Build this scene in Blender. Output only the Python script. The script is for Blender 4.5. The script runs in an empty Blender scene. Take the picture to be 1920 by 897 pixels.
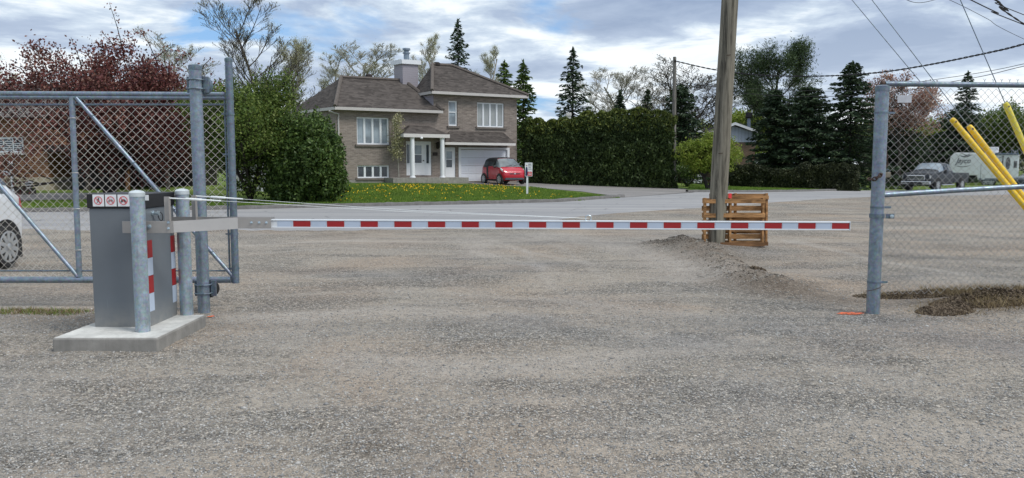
import bpy, math, random
import numpy as np
from mathutils import Vector, Matrix
SC = bpy.context.scene
COL = SC.collection
F0 = 1450.0; CX = 960.0; CY = 448.5; HOR = 312.0; CH = 1.45
PT = math.atan((CY-HOR)/F0)
cam = bpy.data.cameras.new('camera'); co = bpy.data.objects.new('camera', cam); COL.objects.link(co)
co.location = (0, 0, CH); co.rotation_euler = (math.radians(90)-PT, 0, 0)
cam.sensor_width = 36; cam.lens = 36*F0/1920.0; cam.clip_end = 3000; cam.clip_start = .05
SC.camera = co
cp, sp = math.cos(PT), math.sin(PT)

def ray(px, py):
    a = (px-CX)/F0; b = -(py-CY)/F0
    return (a, cp+b*sp, -sp+b*cp)
def P(px, py, Y):                      # point on the plane y = Y
    r = ray(px, py); t = Y/r[1]
    return Vector((r[0]*t, Y, CH+r[2]*t))
def sstep(x):
    x = np.clip(x, 0, 1); return x*x*(3-2*x)
def B(x, y):                           # gentle fall of the land to the right and back
    return -0.32*sstep((x-6)/24.0)*sstep((y-18)/32.0)
def G(px, py, z=None):                 # point on the ground (or at height z)
    r = ray(px, py); zz = 0.0 if z is None else z
    for _ in range(1 if z is not None else 12):
        t = (zz-CH)/r[2]; p = (r[0]*t, r[1]*t)
        if z is None: zz = float(B(p[0], p[1]))
    return Vector((p[0], p[1], zz))

# ------------------------------------------------------------------ objects
def tag(o, label=None, cat=None, group=None, kind=None):
    if label: o['label'] = label
    if cat: o['category'] = cat
    if group: o['group'] = group
    if kind: o['kind'] = kind
    return o
def thing(name, label, cat, loc=(0, 0, 0), rz=0, group=None):
    o = bpy.data.objects.new(name, None); COL.objects.link(o)
    o.location = loc; o.rotation_euler = (0, 0, rz); o.empty_display_size = .2
    return tag(o, label, cat, group)
def woff(parent):
    v = Vector((0, 0, 0))
    while parent is not None:
        v += parent.location; parent = parent.parent
    return v
class MB:
    def __init__(s): s.v = []; s.f = []; s.m = []
    def add(s, vs, fs, mi=0):
        n = len(s.v); s.v.extend([tuple(map(float, q)) for q in vs])
        s.f.extend([tuple(n+i for i in q) for q in fs]); s.m.extend([mi]*len(fs)); return s
    def box(s, a, b, mi=0, M=None):
        x0, y0, z0 = a; x1, y1, z1 = b
        vs = [(x0,y0,z0),(x1,y0,z0),(x1,y1,z0),(x0,y1,z0),(x0,y0,z1),(x1,y0,z1),(x1,y1,z1),(x0,y1,z1)]
        if M is not None: vs = [M @ Vector(q) for q in vs]
        return s.add(vs, [(0,3,2,1),(4,5,6,7),(0,1,5,4),(1,2,6,5),(2,3,7,6),(3,0,4,7)], mi)
    def hexa(s, q8, mi=0):
        return s.add(q8, [(0,3,2,1),(4,5,6,7),(0,1,5,4),(1,2,6,5),(2,3,7,6),(3,0,4,7)], mi)
    def tube(s, pts, rad, n=8, mi=0, cap=True):
        pts = [Vector(p) for p in pts]; k = len(pts)
        rad = [rad]*k if not hasattr(rad, '__len__') else rad
        base = len(s.v); up = None
        for i in range(k):
            d = (pts[min(i+1,k-1)]-pts[max(i-1,0)])
            if d.length < 1e-9: d = Vector((0,0,1))
            d.normalize()
            if up is None:
                up = Vector((0,0,1)) if abs(d.z) < .9 else Vector((1,0,0))
            a = d.cross(up)
            if a.length < 1e-6: a = d.cross(Vector((0,1,0)))
            a.normalize(); b = a.cross(d); b.normalize(); up = b
            for j in range(n):
                t = 2*math.pi*j/n
                q = pts[i]+(a*math.cos(t)+b*math.sin(t))*rad[i]
                s.v.append((q.x, q.y, q.z))
        fs = []
        for i in range(k-1):
            for j in range(n):
                fs.append((base+i*n+j, base+i*n+(j+1)%n, base+(i+1)*n+(j+1)%n, base+(i+1)*n+j))
        if cap:
            fs.append(tuple(base+j for j in range(n))[::-1]); fs.append(tuple(base+(k-1)*n+j for j in range(n)))
        s.f.extend(fs); s.m.extend([mi]*len(fs)); return s
    def lathe(s, c, prof, n=24, axis='z', mi=0):   # prof: (r, h)
        c = Vector(c); base = len(s.v)
        for r, h in prof:
            for j in range(n):
                t = 2*math.pi*j/n; x, y = r*math.cos(t), r*math.sin(t)
                q = {'z': (x, y, h), 'x': (h, x, y), 'y': (x, h, y)}[axis]
                s.v.append(tuple(c+Vector(q)))
        fs = []
        for i in range(len(prof)-1):
            for j in range(n):
                fs.append((base+i*n+j, base+i*n+(j+1)%n, base+(i+1)*n+(j+1)%n, base+(i+1)*n+j))
        fs.append(tuple(base+j for j in range(n))[::-1]); e = base+(len(prof)-1)*n; fs.append(tuple(e+j for j in range(n)))
        s.f.extend(fs); s.m.extend([mi]*len(fs)); return s
    def prism(s, poly, d, mi=0):                   # poly: 3D points of one face, d: extrusion vector
        n = len(poly); d = Vector(d); a = [Vector(p) for p in poly]; b = [p+d for p in a]
        fs = [tuple(range(n))[::-1], tuple(range(n, 2*n))]+[(i, (i+1) % n, n+(i+1) % n, n+i) for i in range(n)]
        return s.add(a+b, fs, mi)
    def build(s, name, mat, parent=None, smooth=False, local=False, bevel=0, origin=None, M=None):
        off = Vector((0,0,0)) if local else (woff(parent) if parent else Vector(origin or (0,0,0)))
        me = bpy.data.meshes.new(name)
        vs = s.v
        if M is not None: vs = [tuple(M @ Vector(q)) for q in vs]
        me.from_pydata([(x-off.x, y-off.y, z-off.z) for x, y, z in vs], [], s.f)
        mats = mat if isinstance(mat, (list, tuple)) else [mat]
        for m in mats: me.materials.append(m)
        if len(mats) > 1: me.polygons.foreach_set('material_index', s.m)
        import bmesh
        bm = bmesh.new(); bm.from_mesh(me); bmesh.ops.recalc_face_normals(bm, faces=bm.faces)
        bm.to_mesh(me); bm.free()
        if smooth:
            me.polygons.foreach_set('use_smooth', [True]*len(me.polygons))
            if hasattr(me, 'set_sharp_from_angle'): me.set_sharp_from_angle(angle=math.radians(38))
        me.update()
        o = bpy.data.objects.new(name, me); COL.objects.link(o)
        if parent: o.parent = parent
        elif origin is not None: o.location = origin
        if bevel:
            b = o.modifiers.new('bevel', 'BEVEL'); b.width = bevel; b.segments = 2; b.limit_method = 'ANGLE'
        return o
def npmesh(name, V, Fc, mat, parent=None, origin=None, smooth=False, local=False):
    off = np.zeros(3) if local else np.array(woff(parent) if parent else (origin or (0, 0, 0)), float)
    V = np.asarray(V, float)-off; Fc = np.asarray(Fc, np.int32); k = Fc.shape[1]
    me = bpy.data.meshes.new(name)
    me.vertices.add(len(V)); me.vertices.foreach_set('co', V.ravel())
    me.loops.add(Fc.size); me.loops.foreach_set('vertex_index', Fc.ravel())
    me.polygons.add(len(Fc)); me.polygons.foreach_set('loop_start', np.arange(0, Fc.size, k, dtype=np.int32))
    me.update(calc_edges=True)
    if smooth: me.polygons.foreach_set('use_smooth', [True]*len(Fc))
    me.materials.append(mat)
    o = bpy.data.objects.new(name, me); COL.objects.link(o)
    if parent: o.parent = parent
    elif origin is not None: o.location = origin
    return o
def copy_tree(o, parent=None):
    c = o.copy(); COL.objects.link(c); c.parent = parent
    for ch in list(o.children): copy_tree(ch, c)
    return c

# ------------------------------------------------------------------ materials
def lin(r, g, b):
    f = lambda c: (c/255.)/12.92 if c/255. <= .04045 else ((c/255.+.055)/1.055)**2.4
    return (f(r), f(g), f(b), 1)
class NT:
    def __init__(s, name):
        s.m = bpy.data.materials.new(name); s.m.use_nodes = True; s.t = s.m.node_tree; s.n = s.t.nodes
        s.b = s.n['Principled BSDF']
    def node(s, ty, **kw):
        n = s.n.new(ty)
        for k, v in kw.items(): setattr(n, k, v)
        return n
    def link(s, a, b): s.t.links.new(a, b)
    def pos(s): return s.node('ShaderNodeNewGeometry').outputs['Position']
    def obj(s): return s.node('ShaderNodeTexCoord').outputs['Object']
    def isl(s): return s.node('ShaderNodeNewGeometry').outputs['Random Per Island']
    def mapping(s, src, scale=(1,1,1), rot=(0,0,0), loc=(0,0,0)):
        m = s.node('ShaderNodeMapping'); m.inputs['Scale'].default_value = scale; m.inputs['Rotation'].default_value = rot
        m.inputs['Location'].default_value = loc; s.link(src, m.inputs['Vector']); return m.outputs[0]
    def noise(s, src, sc, det=4, rough=.55, dist=0):
        n = s.node('ShaderNodeTexNoise'); n.inputs['Scale'].default_value = sc; n.inputs['Detail'].default_value = det
        n.inputs['Roughness'].default_value = rough; n.inputs['Distortion'].default_value = dist
        s.link(src, n.inputs['Vector']); return n.outputs['Fac']
    def vor(s, src, sc, out='Distance', feat='F1'):
        n = s.node('ShaderNodeTexVoronoi', feature=feat); n.inputs['Scale'].default_value = sc
        s.link(src, n.inputs['Vector']); return n.outputs[out]
    def ramp(s, src, stops, interp='LINEAR'):
        r = s.node('ShaderNodeValToRGB'); r.color_ramp.interpolation = interp
        e = r.color_ramp.elements
        while len(e) < len(stops): e.new(.5)
        for i, (p, c) in enumerate(stops):
            e[i].position = p; e[i].color = c if hasattr(c, '__len__') else (c, c, c, 1)
        s.link(src, r.inputs[0]); return r.outputs[0]
    def mix(s, f, a, b, mode='MIX'):
        m = s.node('ShaderNodeMix', data_type='RGBA', blend_type=mode)
        if hasattr(f, 'links') or hasattr(f, 'is_linked'): s.link(f, m.inputs[0])
        else: m.inputs[0].default_value = f
        for v, i in ((a, 6), (b, 7)):
            if isinstance(v, (tuple, list)): m.inputs[i].default_value = v if len(v) == 4 else (*v, 1)
            else: s.link(v, m.inputs[i])
        return m.outputs[2]
    def math(s, op, a, b=0., c=None):
        m = s.node('ShaderNodeMath', operation=op)
        for i, v in enumerate((a, b) if c is None else (a, b, c)):
            if isinstance(v, (int, float)): m.inputs[i].default_value = v
            else: s.link(v, m.inputs[i])
        return m.outputs[0]
    def bump(s, h, st=.5, d=.01, prev=None):
        b = s.node('ShaderNodeBump'); b.inputs['Strength'].default_value = st; b.inputs['Distance'].default_value = d
        s.link(h, b.inputs['Height'])
        if prev is not None: s.link(prev, b.inputs['Normal'])
        s.link(b.outputs[0], s.b.inputs['Normal']); return b.outputs[0]
    def color(s, c):
        if isinstance(c, (tuple, list)): s.b.inputs['Base Color'].default_value = c if len(c) == 4 else (*c, 1)
        else: s.link(c, s.b.inputs['Base Color'])
    def fin(s, rough=.6, metal=0, spec=.5):
        s.b.inputs['Roughness'].default_value = rough; s.b.inputs['Metallic'].default_value = metal
        s.b.inputs['Specular IOR Level'].default_value = spec
        return s.m
def plain(name, c, rough=.6, metal=0, var=.12, sc=3, bump=0, bsc=60, spec=.5):
    t = NT(name); p = t.obj(); c = tuple(c[:3])
    if var:
        d = tuple(x*(1-var) for x in c)+(1,); l = tuple(min(1, x*(1+var)) for x in c)+(1,)
        t.color(t.ramp(t.noise(p, sc, 6, .6), [(.3, d), (.7, l)]))
    else: t.color(c)
    if bump: t.bump(t.noise(p, bsc, 4), bump, .005)
    return t.fin(rough, metal, spec)
def leafmat(name, cols, rough=.55, sc=.8, trans=.25):
    t = NT(name)
    stops = [(i/(len(cols)-1), (*c, 1)) for i, c in enumerate(cols)]
    a = t.ramp(t.isl(), stops)
    n = t.noise(t.pos(), sc, 3)
    a = t.mix(t.ramp(n, [(.35, 0.), (.65, 1.)]), a, t.mix(1., a, (1.35, 1.3, 1.1, 1), 'MULTIPLY'))
    t.color(a)
    if trans:
        tr = t.node('ShaderNodeBsdfTranslucent'); t.link(a, tr.inputs[0])
        ms = t.node('ShaderNodeMixShader'); ms.inputs[0].default_value = trans
        t.link(t.b.outputs[0], ms.inputs[1]); t.link(tr.outputs[0], ms.inputs[2])
        t.link(ms.outputs[0], t.n['Material Output'].inputs[0])
    return t.fin(rough, 0, .25)
def galv(name, base=(.24, .295, .355), rough=.42, metal=.55):
    t = NT(name); p = t.obj()
    a = t.ramp(t.noise(p, 18, 6, .7), [(.3, (*[x*.72 for x in base], 1)), (.7, (*[min(1, x*1.25) for x in base], 1))])
    sp_ = t.vor(p, 55, 'Color')
    a = t.mix(.12, a, sp_, 'OVERLAY')
    st = t.noise(t.mapping(p, (14, 14, 1.2)), 2, 5, .6)
    a = t.mix(t.ramp(st, [(.55, 0.), (.75, .55)]), a, (*[x*.45 for x in base], 1))
    t.color(a)
    t.link(t.ramp(t.noise(p, 30, 3), [(.3, rough-.12), (.7, rough+.15)]), t.b.inputs['Roughness'])
    t.fin(rough, metal); t.link(t.ramp(t.noise(p, 30, 3), [(.3, rough-.1), (.7, rough+.15)]), t.b.inputs['Roughness'])
    return t.m
M = {}
M['galv'] = galv('galvanised_steel'); M['galv2'] = galv('galvanised_weathered', (.16, .205, .25), .5, .5)
M['bollard'] = galv('galvanised_bollard', (.34, .41, .47), .42, .4)
M['wire'] = plain('fence_wire', (.64, .61, .56), .5, .3, .15)
M['alu'] = plain('brushed_aluminium', (.42, .40, .38), .42, .5, .08, 6)
M['alu_light'] = plain('aluminium_light', (.55, .54, .53), .38, .5, .06, 6)
M['black'] = plain('black_paint', (.012, .012, .014), .5, 0, .1)
M['cab'] = plain('grey_cabinet_paint', (.145, .165, .185), .45, .0, .07, 2.5, .08, 120)
t = NT('dusty_grey_cabinet_paint'); p = t.obj(); sx = t.node('ShaderNodeSeparateXYZ'); t.link(p, sx.inputs[0])
a = t.ramp(t.noise(p, 2.5, 6, .6), [(.3, (.135, .153, .172, 1)), (.7, (.155, .177, .198, 1))])
dm = t.math('MULTIPLY', t.ramp(sx.outputs[2], [(.0, 1.), (.22, 0.)]), t.ramp(t.noise(p, 9, 7, .7), [(.3, .15), (.7, .75)]))
a = t.mix(dm, a, (.33, .31, .27, 1))
scr = t.noise(t.mapping(p, (40, 40, 3), (.3, .2, 0)), 1.2, 4, .6)
a = t.mix(t.ramp(scr, [(.68, 0.), (.74, .35)]), a, (.26, .28, .30, 1))
t.color(a); t.bump(t.noise(p, 120, 3), .08, .004); M['cab'] = t.fin(.45)
M['white'] = plain('white_paint', (.78, .80, .82), .4, 0, .04)
M['armwhite'] = plain('white_arm_paint', (.72, .76, .80), .35, 0, .03)
M['reflw'] = plain('white_reflector', (.46, .54, .66), .4, .0, .05)
M['red'] = plain('red_reflector', (.33, .012, .015), .4, 0, .08)
M['stickred'] = plain('sign_red', (.65, .02, .04), .5, 0, 0)
M['cable'] = plain('bare_cable', (.78, .82, .82), .45, 0, 0)
M['bolt'] = plain('zinc_bolt', (.50, .60, .66), .3, .7, .1, 40)
M['rubber'] = plain('rubber', (.02, .02, .021), .8, 0, .15, 8)
M['rust'] = plain('rusty_chain', (.07, .045, .035), .75, .3, .5, 30)
M['dark'] = plain('dark_interior', (.01, .01, .011), .8, 0, 0)
M['yellow'] = plain('yellow_plastic', (.80, .53, .02), .45, 0, .12, 4)
M['yellow2'] = plain('pale_yellow_plastic', (.72, .62, .07), .45, 0, .10, 4)
M['blue'] = plain('blue_plastic', (.02, .06, .35), .5, 0, .1)
M['blacktext'] = plain('black_ink', (.02, .02, .02), .6, 0, 0)
M['greytext'] = plain('grey_ink', (.12, .13, .15), .6, 0, 0)

def gravel_group(t, p, fade=1.0):
    """colour and height of crushed stone with dusty compacted patches"""
    v1 = t.node('ShaderNodeTexVoronoi', feature='F1'); v1.inputs['Scale'].default_value = 78
    wob = t.node('ShaderNodeMix', data_type='VECTOR'); 
    nz = t.node('ShaderNodeTexNoise'); nz.inputs['Scale'].default_value = 40; t.link(p, nz.inputs['Vector'])
    add = t.node('ShaderNodeVectorMath', operation='MULTIPLY_ADD'); t.link(nz.outputs['Color'], add.inputs[0])
    add.inputs[1].default_value = (.012, .012, 0); t.link(p, add.inputs[2])
    t.link(add.outputs[0], v1.inputs['Vector'])
    v2 = t.node('ShaderNodeTexVoronoi', feature='F1'); v2.inputs['Scale'].default_value = 36; t.link(add.outputs[0], v2.inputs['Vector'])
    sepc = t.node('ShaderNodeSeparateColor'); t.link(v1.outputs['Color'], sepc.inputs[0])
    sepd = t.node('ShaderNodeSeparateColor'); t.link(v2.outputs['Color'], sepd.inputs[0])
    stone = t.ramp(sepc.outputs[0], [(0, (.09, .088, .082, 1)), (.3, (.19, .187, .176, 1)), (.75, (.32, .312, .29, 1)), (1, (.72, .70, .66, 1))])
    stone2 = t.ramp(sepd.outputs[1], [(0, (.13, .13, .13, 1)), (.5, (.27, .265, .255, 1)), (1, (.55, .54, .52, 1))])
    stone = t.mix(t.ramp(sepd.outputs[0], [(.55, 0.), (.6, .75)]), stone, stone2)
    gaps = t.ramp(v1.outputs['Distance'], [(.40, 1.), (.80, .55)])
    stone = t.mix(1., stone, gaps, 'MULTIPLY')
    # dusty fines
    fine = t.ramp(t.noise(p, 160, 3, .8), [(.25, (.21, .197, .178, 1)), (.75, (.46, .432, .392, 1))])
    big = t.noise(t.mapping(p, (1.0, 1.5, 1)), .55, 6, .62, .6)
    trk = t.noise(t.mapping(p, (.22, 1.6, 1), (0, 0, .10)), 1.1, 6, .62, .8)
    m1 = t.math('ADD', t.math('MULTIPLY', big, .55), t.math('MULTIPLY', trk, .45))
    fm = t.ramp(m1, [(.44, .0), (.55, .92)])
    tn = t.noise(p, 14, 5, .7)
    fm = t.math('MULTIPLY', fm, t.ramp(tn, [(.32, .15), (.58, 1.)]))
    col = t.mix(fm, stone, fine)
    # brownish and bluish drifts
    br = t.noise(p, .35, 5, .6, .5)
    col = t.mix(t.ramp(br, [(.46, 0.), (.70, .75)]), col, t.mix(1., col, (1.07, .93, .83, 1), 'MULTIPLY'))
    bl = t.noise(t.mapping(p, (1, 1, 1), loc=(7, 3, 0)), .42, 4, .6, .5)
    col = t.mix(t.ramp(bl, [(.50, 0.), (.68, .7)]), col, t.mix(1., col, (.84, .88, .95, 1), 'MULTIPLY'))
    dk = t.noise(t.mapping(p, (.8, 2.2, 1), loc=(2, 9, 0)), 1.7, 7, .7, .4)
    col = t.mix(t.ramp(dk, [(.55, 0.), (.72, .4)]), col, t.mix(1., col, (.70, .68, .65, 1), 'MULTIPLY'))
    h = t.math('MULTIPLY', t.math('SUBTRACT', 1., v1.outputs['Distance']), t.math('SUBTRACT', 1., t.math('MULTIPLY', fm, .75)))
    h2 = t.math('MULTIPLY', t.math('SUBTRACT', 1., v2.outputs['Distance']), t.ramp(sepd.outputs[0], [(.55, 0.), (.6, 1.)]))
    hh = t.math('ADD', h, t.math('MULTIPLY', h2, 1.2))
    hh = t.math('ADD', hh, t.math('MULTIPLY', t.noise(p, 9, 6, .7), 2.2))
    return col, hh
def mat_gravel():
    t = NT('gravel'); p = t.pos()
    col, hh = gravel_group(t, p)
    col = t.mix(1., col, (1.17, 1.10, 1.015, 1), 'MULTIPLY')
    at = t.node('ShaderNodeAttribute', attribute_name='dirt')
    dn = t.noise(p, 5, 6, .7)
    dm = t.math('MULTIPLY', at.outputs['Fac'], t.ramp(dn, [(.3, .35), (.6, 1.)]))
    col = t.mix(dm, col, t.ramp(t.noise(p, 45, 5, .8), [(.3, (.09, .068, .05, 1)), (.7, (.30, .25, .20, 1))]))
    at2 = t.node('ShaderNodeAttribute', attribute_name='dust')
    col = t.mix(t.math('MULTIPLY', at2.outputs['Fac'], t.ramp(t.noise(p, 7, 6, .7), [(.3, .2), (.62, 1.)])), col,
                t.ramp(t.noise(p, 120, 4, .8), [(.25, (.33, .298, .262, 1)), (.75, (.54, .495, .445, 1))]))
    at3 = t.node('ShaderNodeAttribute', attribute_name='fresh')
    col = t.mix(t.math('MULTIPLY', at3.outputs['Fac'], .75), col, t.mix(1., col, (.72, .77, .86, 1), 'MULTIPLY'))
    t.color(col); t.bump(hh, 1., .016)
    return t.fin(.92, 0, .2)
M['gravel'] = mat_gravel()
def mat_asphalt(name, c, dust=.5):
    t = NT(name); p = t.pos()
    a = t.ramp(t.noise(p, 120, 4, .8), [(.3, (*[x*.8 for x in c], 1)), (.7, (*[x*1.2 for x in c], 1))])
    st = t.noise(t.mapping(p, (.06, 1.1, 1), (0, 0, -.5)), 1.0, 6, .65, .5)
    a = t.mix(t.ramp(st, [(.42, 0.), (.62, dust)]), a, (.46, .445, .43, 1))
    st2 = t.noise(t.mapping(p, (.25, 1.4, 1), (0, 0, -.5), (5, 5, 0)), .6, 5, .7)
    a = t.mix(t.ramp(st2, [(.55, 0.), (.68, .35)]), a, (*[x*.6 for x in c], 1))
    cr = t.vor(t.mapping(p, (1, 1, 1)), .55, 'Distance', 'DISTANCE_TO_EDGE')
    crn = t.noise(p, 1.2, 4)
    cm = t.math('MULTIPLY', t.ramp(cr, [(.0, 1.), (.02, 0.)]), t.ramp(crn, [(.5, 0.), (.6, .6)]))
    a = t.mix(cm, a, (.07, .07, .07, 1))
    t.color(a); t.bump(t.noise(p, 90, 4, .8), .35, .006)
    return t.fin(.85, 0, .3)
M['asphalt'] = mat_asphalt('asphalt', (.26, .262, .27), .45)
M['drive'] = mat_asphalt('driveway_asphalt', (.20, .19, .185), .3)
def mat_concrete(name, c):
    t = NT(name); p = t.obj()
    a = t.ramp(t.noise(p, 5, 8, .65), [(.3, (*[x*.72 for x in c], 1)), (.72, (*[min(1, x*1.2) for x in c], 1))])
    s_ = t.noise(t.mapping(p, (9, 9, 1.2)), 1.5, 6, .7)
    a = t.mix(t.ramp(s_, [(.5, 0.), (.7, .45)]), a, (*[x*.55 for x in c], 1))
    t.color(a); t.bump(t.noise(p, 55, 7, .75), .5, .006)
    return t.fin(.85, 0, .3)
M['conc_top'] = mat_concrete('concrete_trowelled', (.60, .60, .57))
M['conc_side'] = mat_concrete('concrete_formed', (.28, .27, .25))
M['kerb'] = mat_concrete('kerb_concrete', (.16, .155, .15))
def mat_grass(name, c1, c2, c3):
    t = NT(name); p = t.pos()
    a = t.ramp(t.noise(p, 22, 6, .8), [(.3, (*c1, 1)), (.7, (*c2, 1))])
    a = t.mix(t.ramp(t.noise(p, .6, 5, .6), [(.45, 0.), (.7, .7)]), a, (*c3, 1))
    t.color(a); t.bump(t.noise(p, 30, 5, .8), .8, .03)
    return t.fin(.9, 0, .15)
M['grass'] = mat_grass('lawn_grass', (.07, .115, .022), (.15, .215, .045), (.20, .24, .06))
M['blade'] = leafmat('grass_blades', [(.06, .13, .02), (.12, .21, .035), (.20, .27, .06)], .7, .7, .3)
M['dandelion'] = leafmat('dandelion_flowers', [(.75, .42, .01), (.85, .60, .02)], .6, 1, .2)
def mat_brick(name, u, c1, c2, mortar, sc=1.0):
    t = NT(name); p = t.pos()
    d = t.node('ShaderNodeVectorMath', operation='DOT_PRODUCT'); t.link(p, d.inputs[0]); d.inputs[1].default_value = (u[0], u[1], 0)
    sx = t.node('ShaderNodeSeparateXYZ'); t.link(p, sx.inputs[0])
    cb = t.node('ShaderNodeCombineXYZ'); t.link(d.outputs['Value'], cb.inputs[0]); t.link(sx.outputs[2], cb.inputs[1])
    b = t.node('ShaderNodeTexBrick'); t.link(cb.outputs[0], b.inputs['Vector'])
    b.inputs['Color1'].default_value = (*c1, 1); b.inputs['Color2'].default_value = (*c2, 1); b.inputs['Mortar'].default_value = (*mortar, 1)
    b.inputs['Scale'].default_value = 1; b.inputs['Brick Width'].default_value = .26*sc; b.inputs['Row Height'].default_value = .085*sc
    b.inputs['Mortar Size'].default_value = .014*sc; b.inputs['Mortar Smooth'].default_value = .3
    a = t.mix(t.ramp(t.noise(t.mapping(cb.outputs[0], (3, 11, 1)), 1, 3), [(.3, 0.), (.7, .5)]), b.outputs['Color'], (*[x*.6 for x in c1], 1))
    a = t.mix(t.ramp(t.noise(p, .5, 4), [(.4, 0.), (.7, .25)]), a, (*[min(1, x*1.3) for x in c2], 1))
    t.color(a); t.bump(b.outputs['Fac'], .6, -.02)
    return t.fin(.85, 0, .3)
def mat_shingle(name, c):
    t = NT(name); p = t.pos()
    sx = t.node('ShaderNodeSeparateXYZ'); t.link(p, sx.inputs[0])
    w = t.math('FRACT', t.math('MULTIPLY', sx.outputs[2], 13.))
    cell = t.node('ShaderNodeTexVoronoi', feature='F1'); cell.inputs['Scale'].default_value = 5.5
    t.link(t.mapping(p, (.7, .7, 2.4)), cell.inputs['Vector'])
    sc = t.node('ShaderNodeSeparateColor'); t.link(cell.outputs['Color'], sc.inputs[0])
    a = t.ramp(sc.outputs[0], [(0, (*[x*.62 for x in c], 1)), (.5, (*c, 1)), (1, (*[x*1.45 for x in c], 1))])
    a = t.mix(t.ramp(w, [(.0, .7), (.25, 0.)]), a, (*[x*.45 for x in c], 1))
    a = t.mix(t.ramp(t.noise(p, .8, 4), [(.4, 0.), (.7, .35)]), a, (*[x*1.4 for x in c], 1))
    t.color(a); t.bump(w, .5, .02)
    return t.fin(.9, 0, .2)
M['shingle'] = mat_shingle('brown_shingles', (.078, .068, .062))
M['shingle2'] = mat_shingle('grey_shingles', (.12, .11, .105))
M['ridgecap'] = plain('ridge_shingles', (.115, .098, .086), .9, 0, .2, 6)
def mat_siding(name, c, axis=2, n=8.):
    t = NT(name); p = t.pos(); sx = t.node('ShaderNodeSeparateXYZ'); t.link(p, sx.inputs[0])
    w = t.math('FRACT', t.math('MULTIPLY', sx.outputs[axis], n))
    a = t.mix(t.ramp(w, [(.0, .85), (.14, 0.)]), (*c, 1), (*[x*.35 for x in c], 1))
    t.color(a); t.bump(w, .6, .02); return t.fin(.5, 0, .4)
M['siding'] = mat_siding('mauve_grey_siding', (.36, .34, .38))
M['siding_w'] = mat_siding('white_siding', (.55, .58, .62), 2, 7)
M['siding_v'] = mat_siding('white_vertical_siding', (.58, .64, .74), 0, 3.5)
M['gutter'] = plain('grey_gutter', (.50, .48, .46), .45, 0, .05)
M['fascia'] = plain('pale_fascia', (.62, .60, .58), .5, 0, .05)
M['sill'] = plain('stone_sill', (.15, .13, .115), .8, 0, .15, 8)
M['frame'] = plain('white_window_frame', (.74, .77, .80), .4, 0, .03)
M['gdoor'] = plain('white_garage_door', (.70, .74, .80), .45, 0, .04, 2)
def mat_glass(name, c, rough=.08):
    t = NT(name); p = t.pos()
    a = t.ramp(t.noise(p, 1.4, 3), [(.35, (*[x*.6 for x in c], 1)), (.65, (*[x*1.3 for x in c], 1))])
    t.color(a); return t.fin(rough, 0, .9)
M['glass'] = mat_glass('window_glass', (.045, .06, .075)); M['curtain'] = mat_glass('curtained_glass', (.24, .29, .33), .2)
M['carglass'] = mat_glass('car_glass', (.02, .028, .03), .05)
def mat_wood(name, c, sx=(18, 18, 1.3), dark=.45):
    t = NT(name); p = t.obj()
    a = t.ramp(t.noise(t.mapping(p, sx), 1.0, 7, .7, .5), [(.38, (*[x*dark for x in c], 1)), (.52, (*c, 1)), (.68, (*[min(1, x*1.5) for x in c], 1))])
    a = t.mix(t.ramp(t.noise(p, 1.3, 4, .6), [(.4, 0.), (.7, .4)]), a, (*[x*.6 for x in c], 1))
    t.color(a); t.bump(t.noise(t.mapping(p, sx), 1.6, 6, .75), .8, .012); return t.fin(.85, 0, .25)
M['pole'] = mat_wood('weathered_pole', (.21, .195, .155), (17, 17, 1.0), .25)
M['pole2'] = mat_wood('grey_pole', (.20, .19, .17), (10, 10, .9))
M['pallet'] = mat_wood('pallet_wood', (.42, .23, .10), (2, 12, 12), .4)
M['pallet_dark'] = mat_wood('pallet_wood_stained', (.20, .105, .05), (2, 12, 12), .4)
M['bark'] = plain('bark', (.07, .06, .052), .9, 0, .4, 8)
M['bark_pale'] = plain('pale_bark', (.30, .285, .25), .9, 0, .35, 5)
M['bark_dark'] = plain('dark_bark', (.030, .024, .022), .9, 0, .4, 8)
SKYLOC = (15.2, 12.1); SUNE = 1.9; EXPO = 0.3
# ------------------------------------------------------------------ noise + ground
def vnoise(x, y, seed=0):
    x = np.asarray(x, float); y = np.asarray(y, float)
    xi = np.floor(x).astype(np.int64); yi = np.floor(y).astype(np.int64)
    fx = sstep(x-xi); fy = sstep(y-yi)
    def h(i, j):
        n = (i*374761393+j*668265263+seed*1442695041) & 0xffffffff
        n = ((n ^ (n >> 13))*1274126177) & 0xffffffff
        return ((n ^ (n >> 16)) & 0xffff)/65535.0
    return (h(xi,yi)*(1-fx)+h(xi+1,yi)*fx)*(1-fy)+(h(xi,yi+1)*(1-fx)+h(xi+1,yi+1)*fx)*fy
def segd(x, y, a, b):
    ax, ay = a[0], a[1]; dx, dy = b[0]-ax, b[1]-ay
    t = np.clip(((x-ax)*dx+(y-ay)*dy)/(dx*dx+dy*dy+1e-9), 0, 1)
    return np.hypot(x-ax-t*dx, y-ay-t*dy)
def polyd(x, y, pts):
    d = None
    for a, b in zip(pts[:-1], pts[1:]):
        e = segd(x, y, a, b); d = e if d is None else np.minimum(d, e)
    return d
RIDGE = [G(1232,462), G(1275,466), G(1312,472), G(1355,500), G(1400,524), G(1450,542)]
POLEB = G(1341, 468)
CLOD = G(1762, 590)
def gau(d, w): return np.exp(-(d/w)**2)
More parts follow.
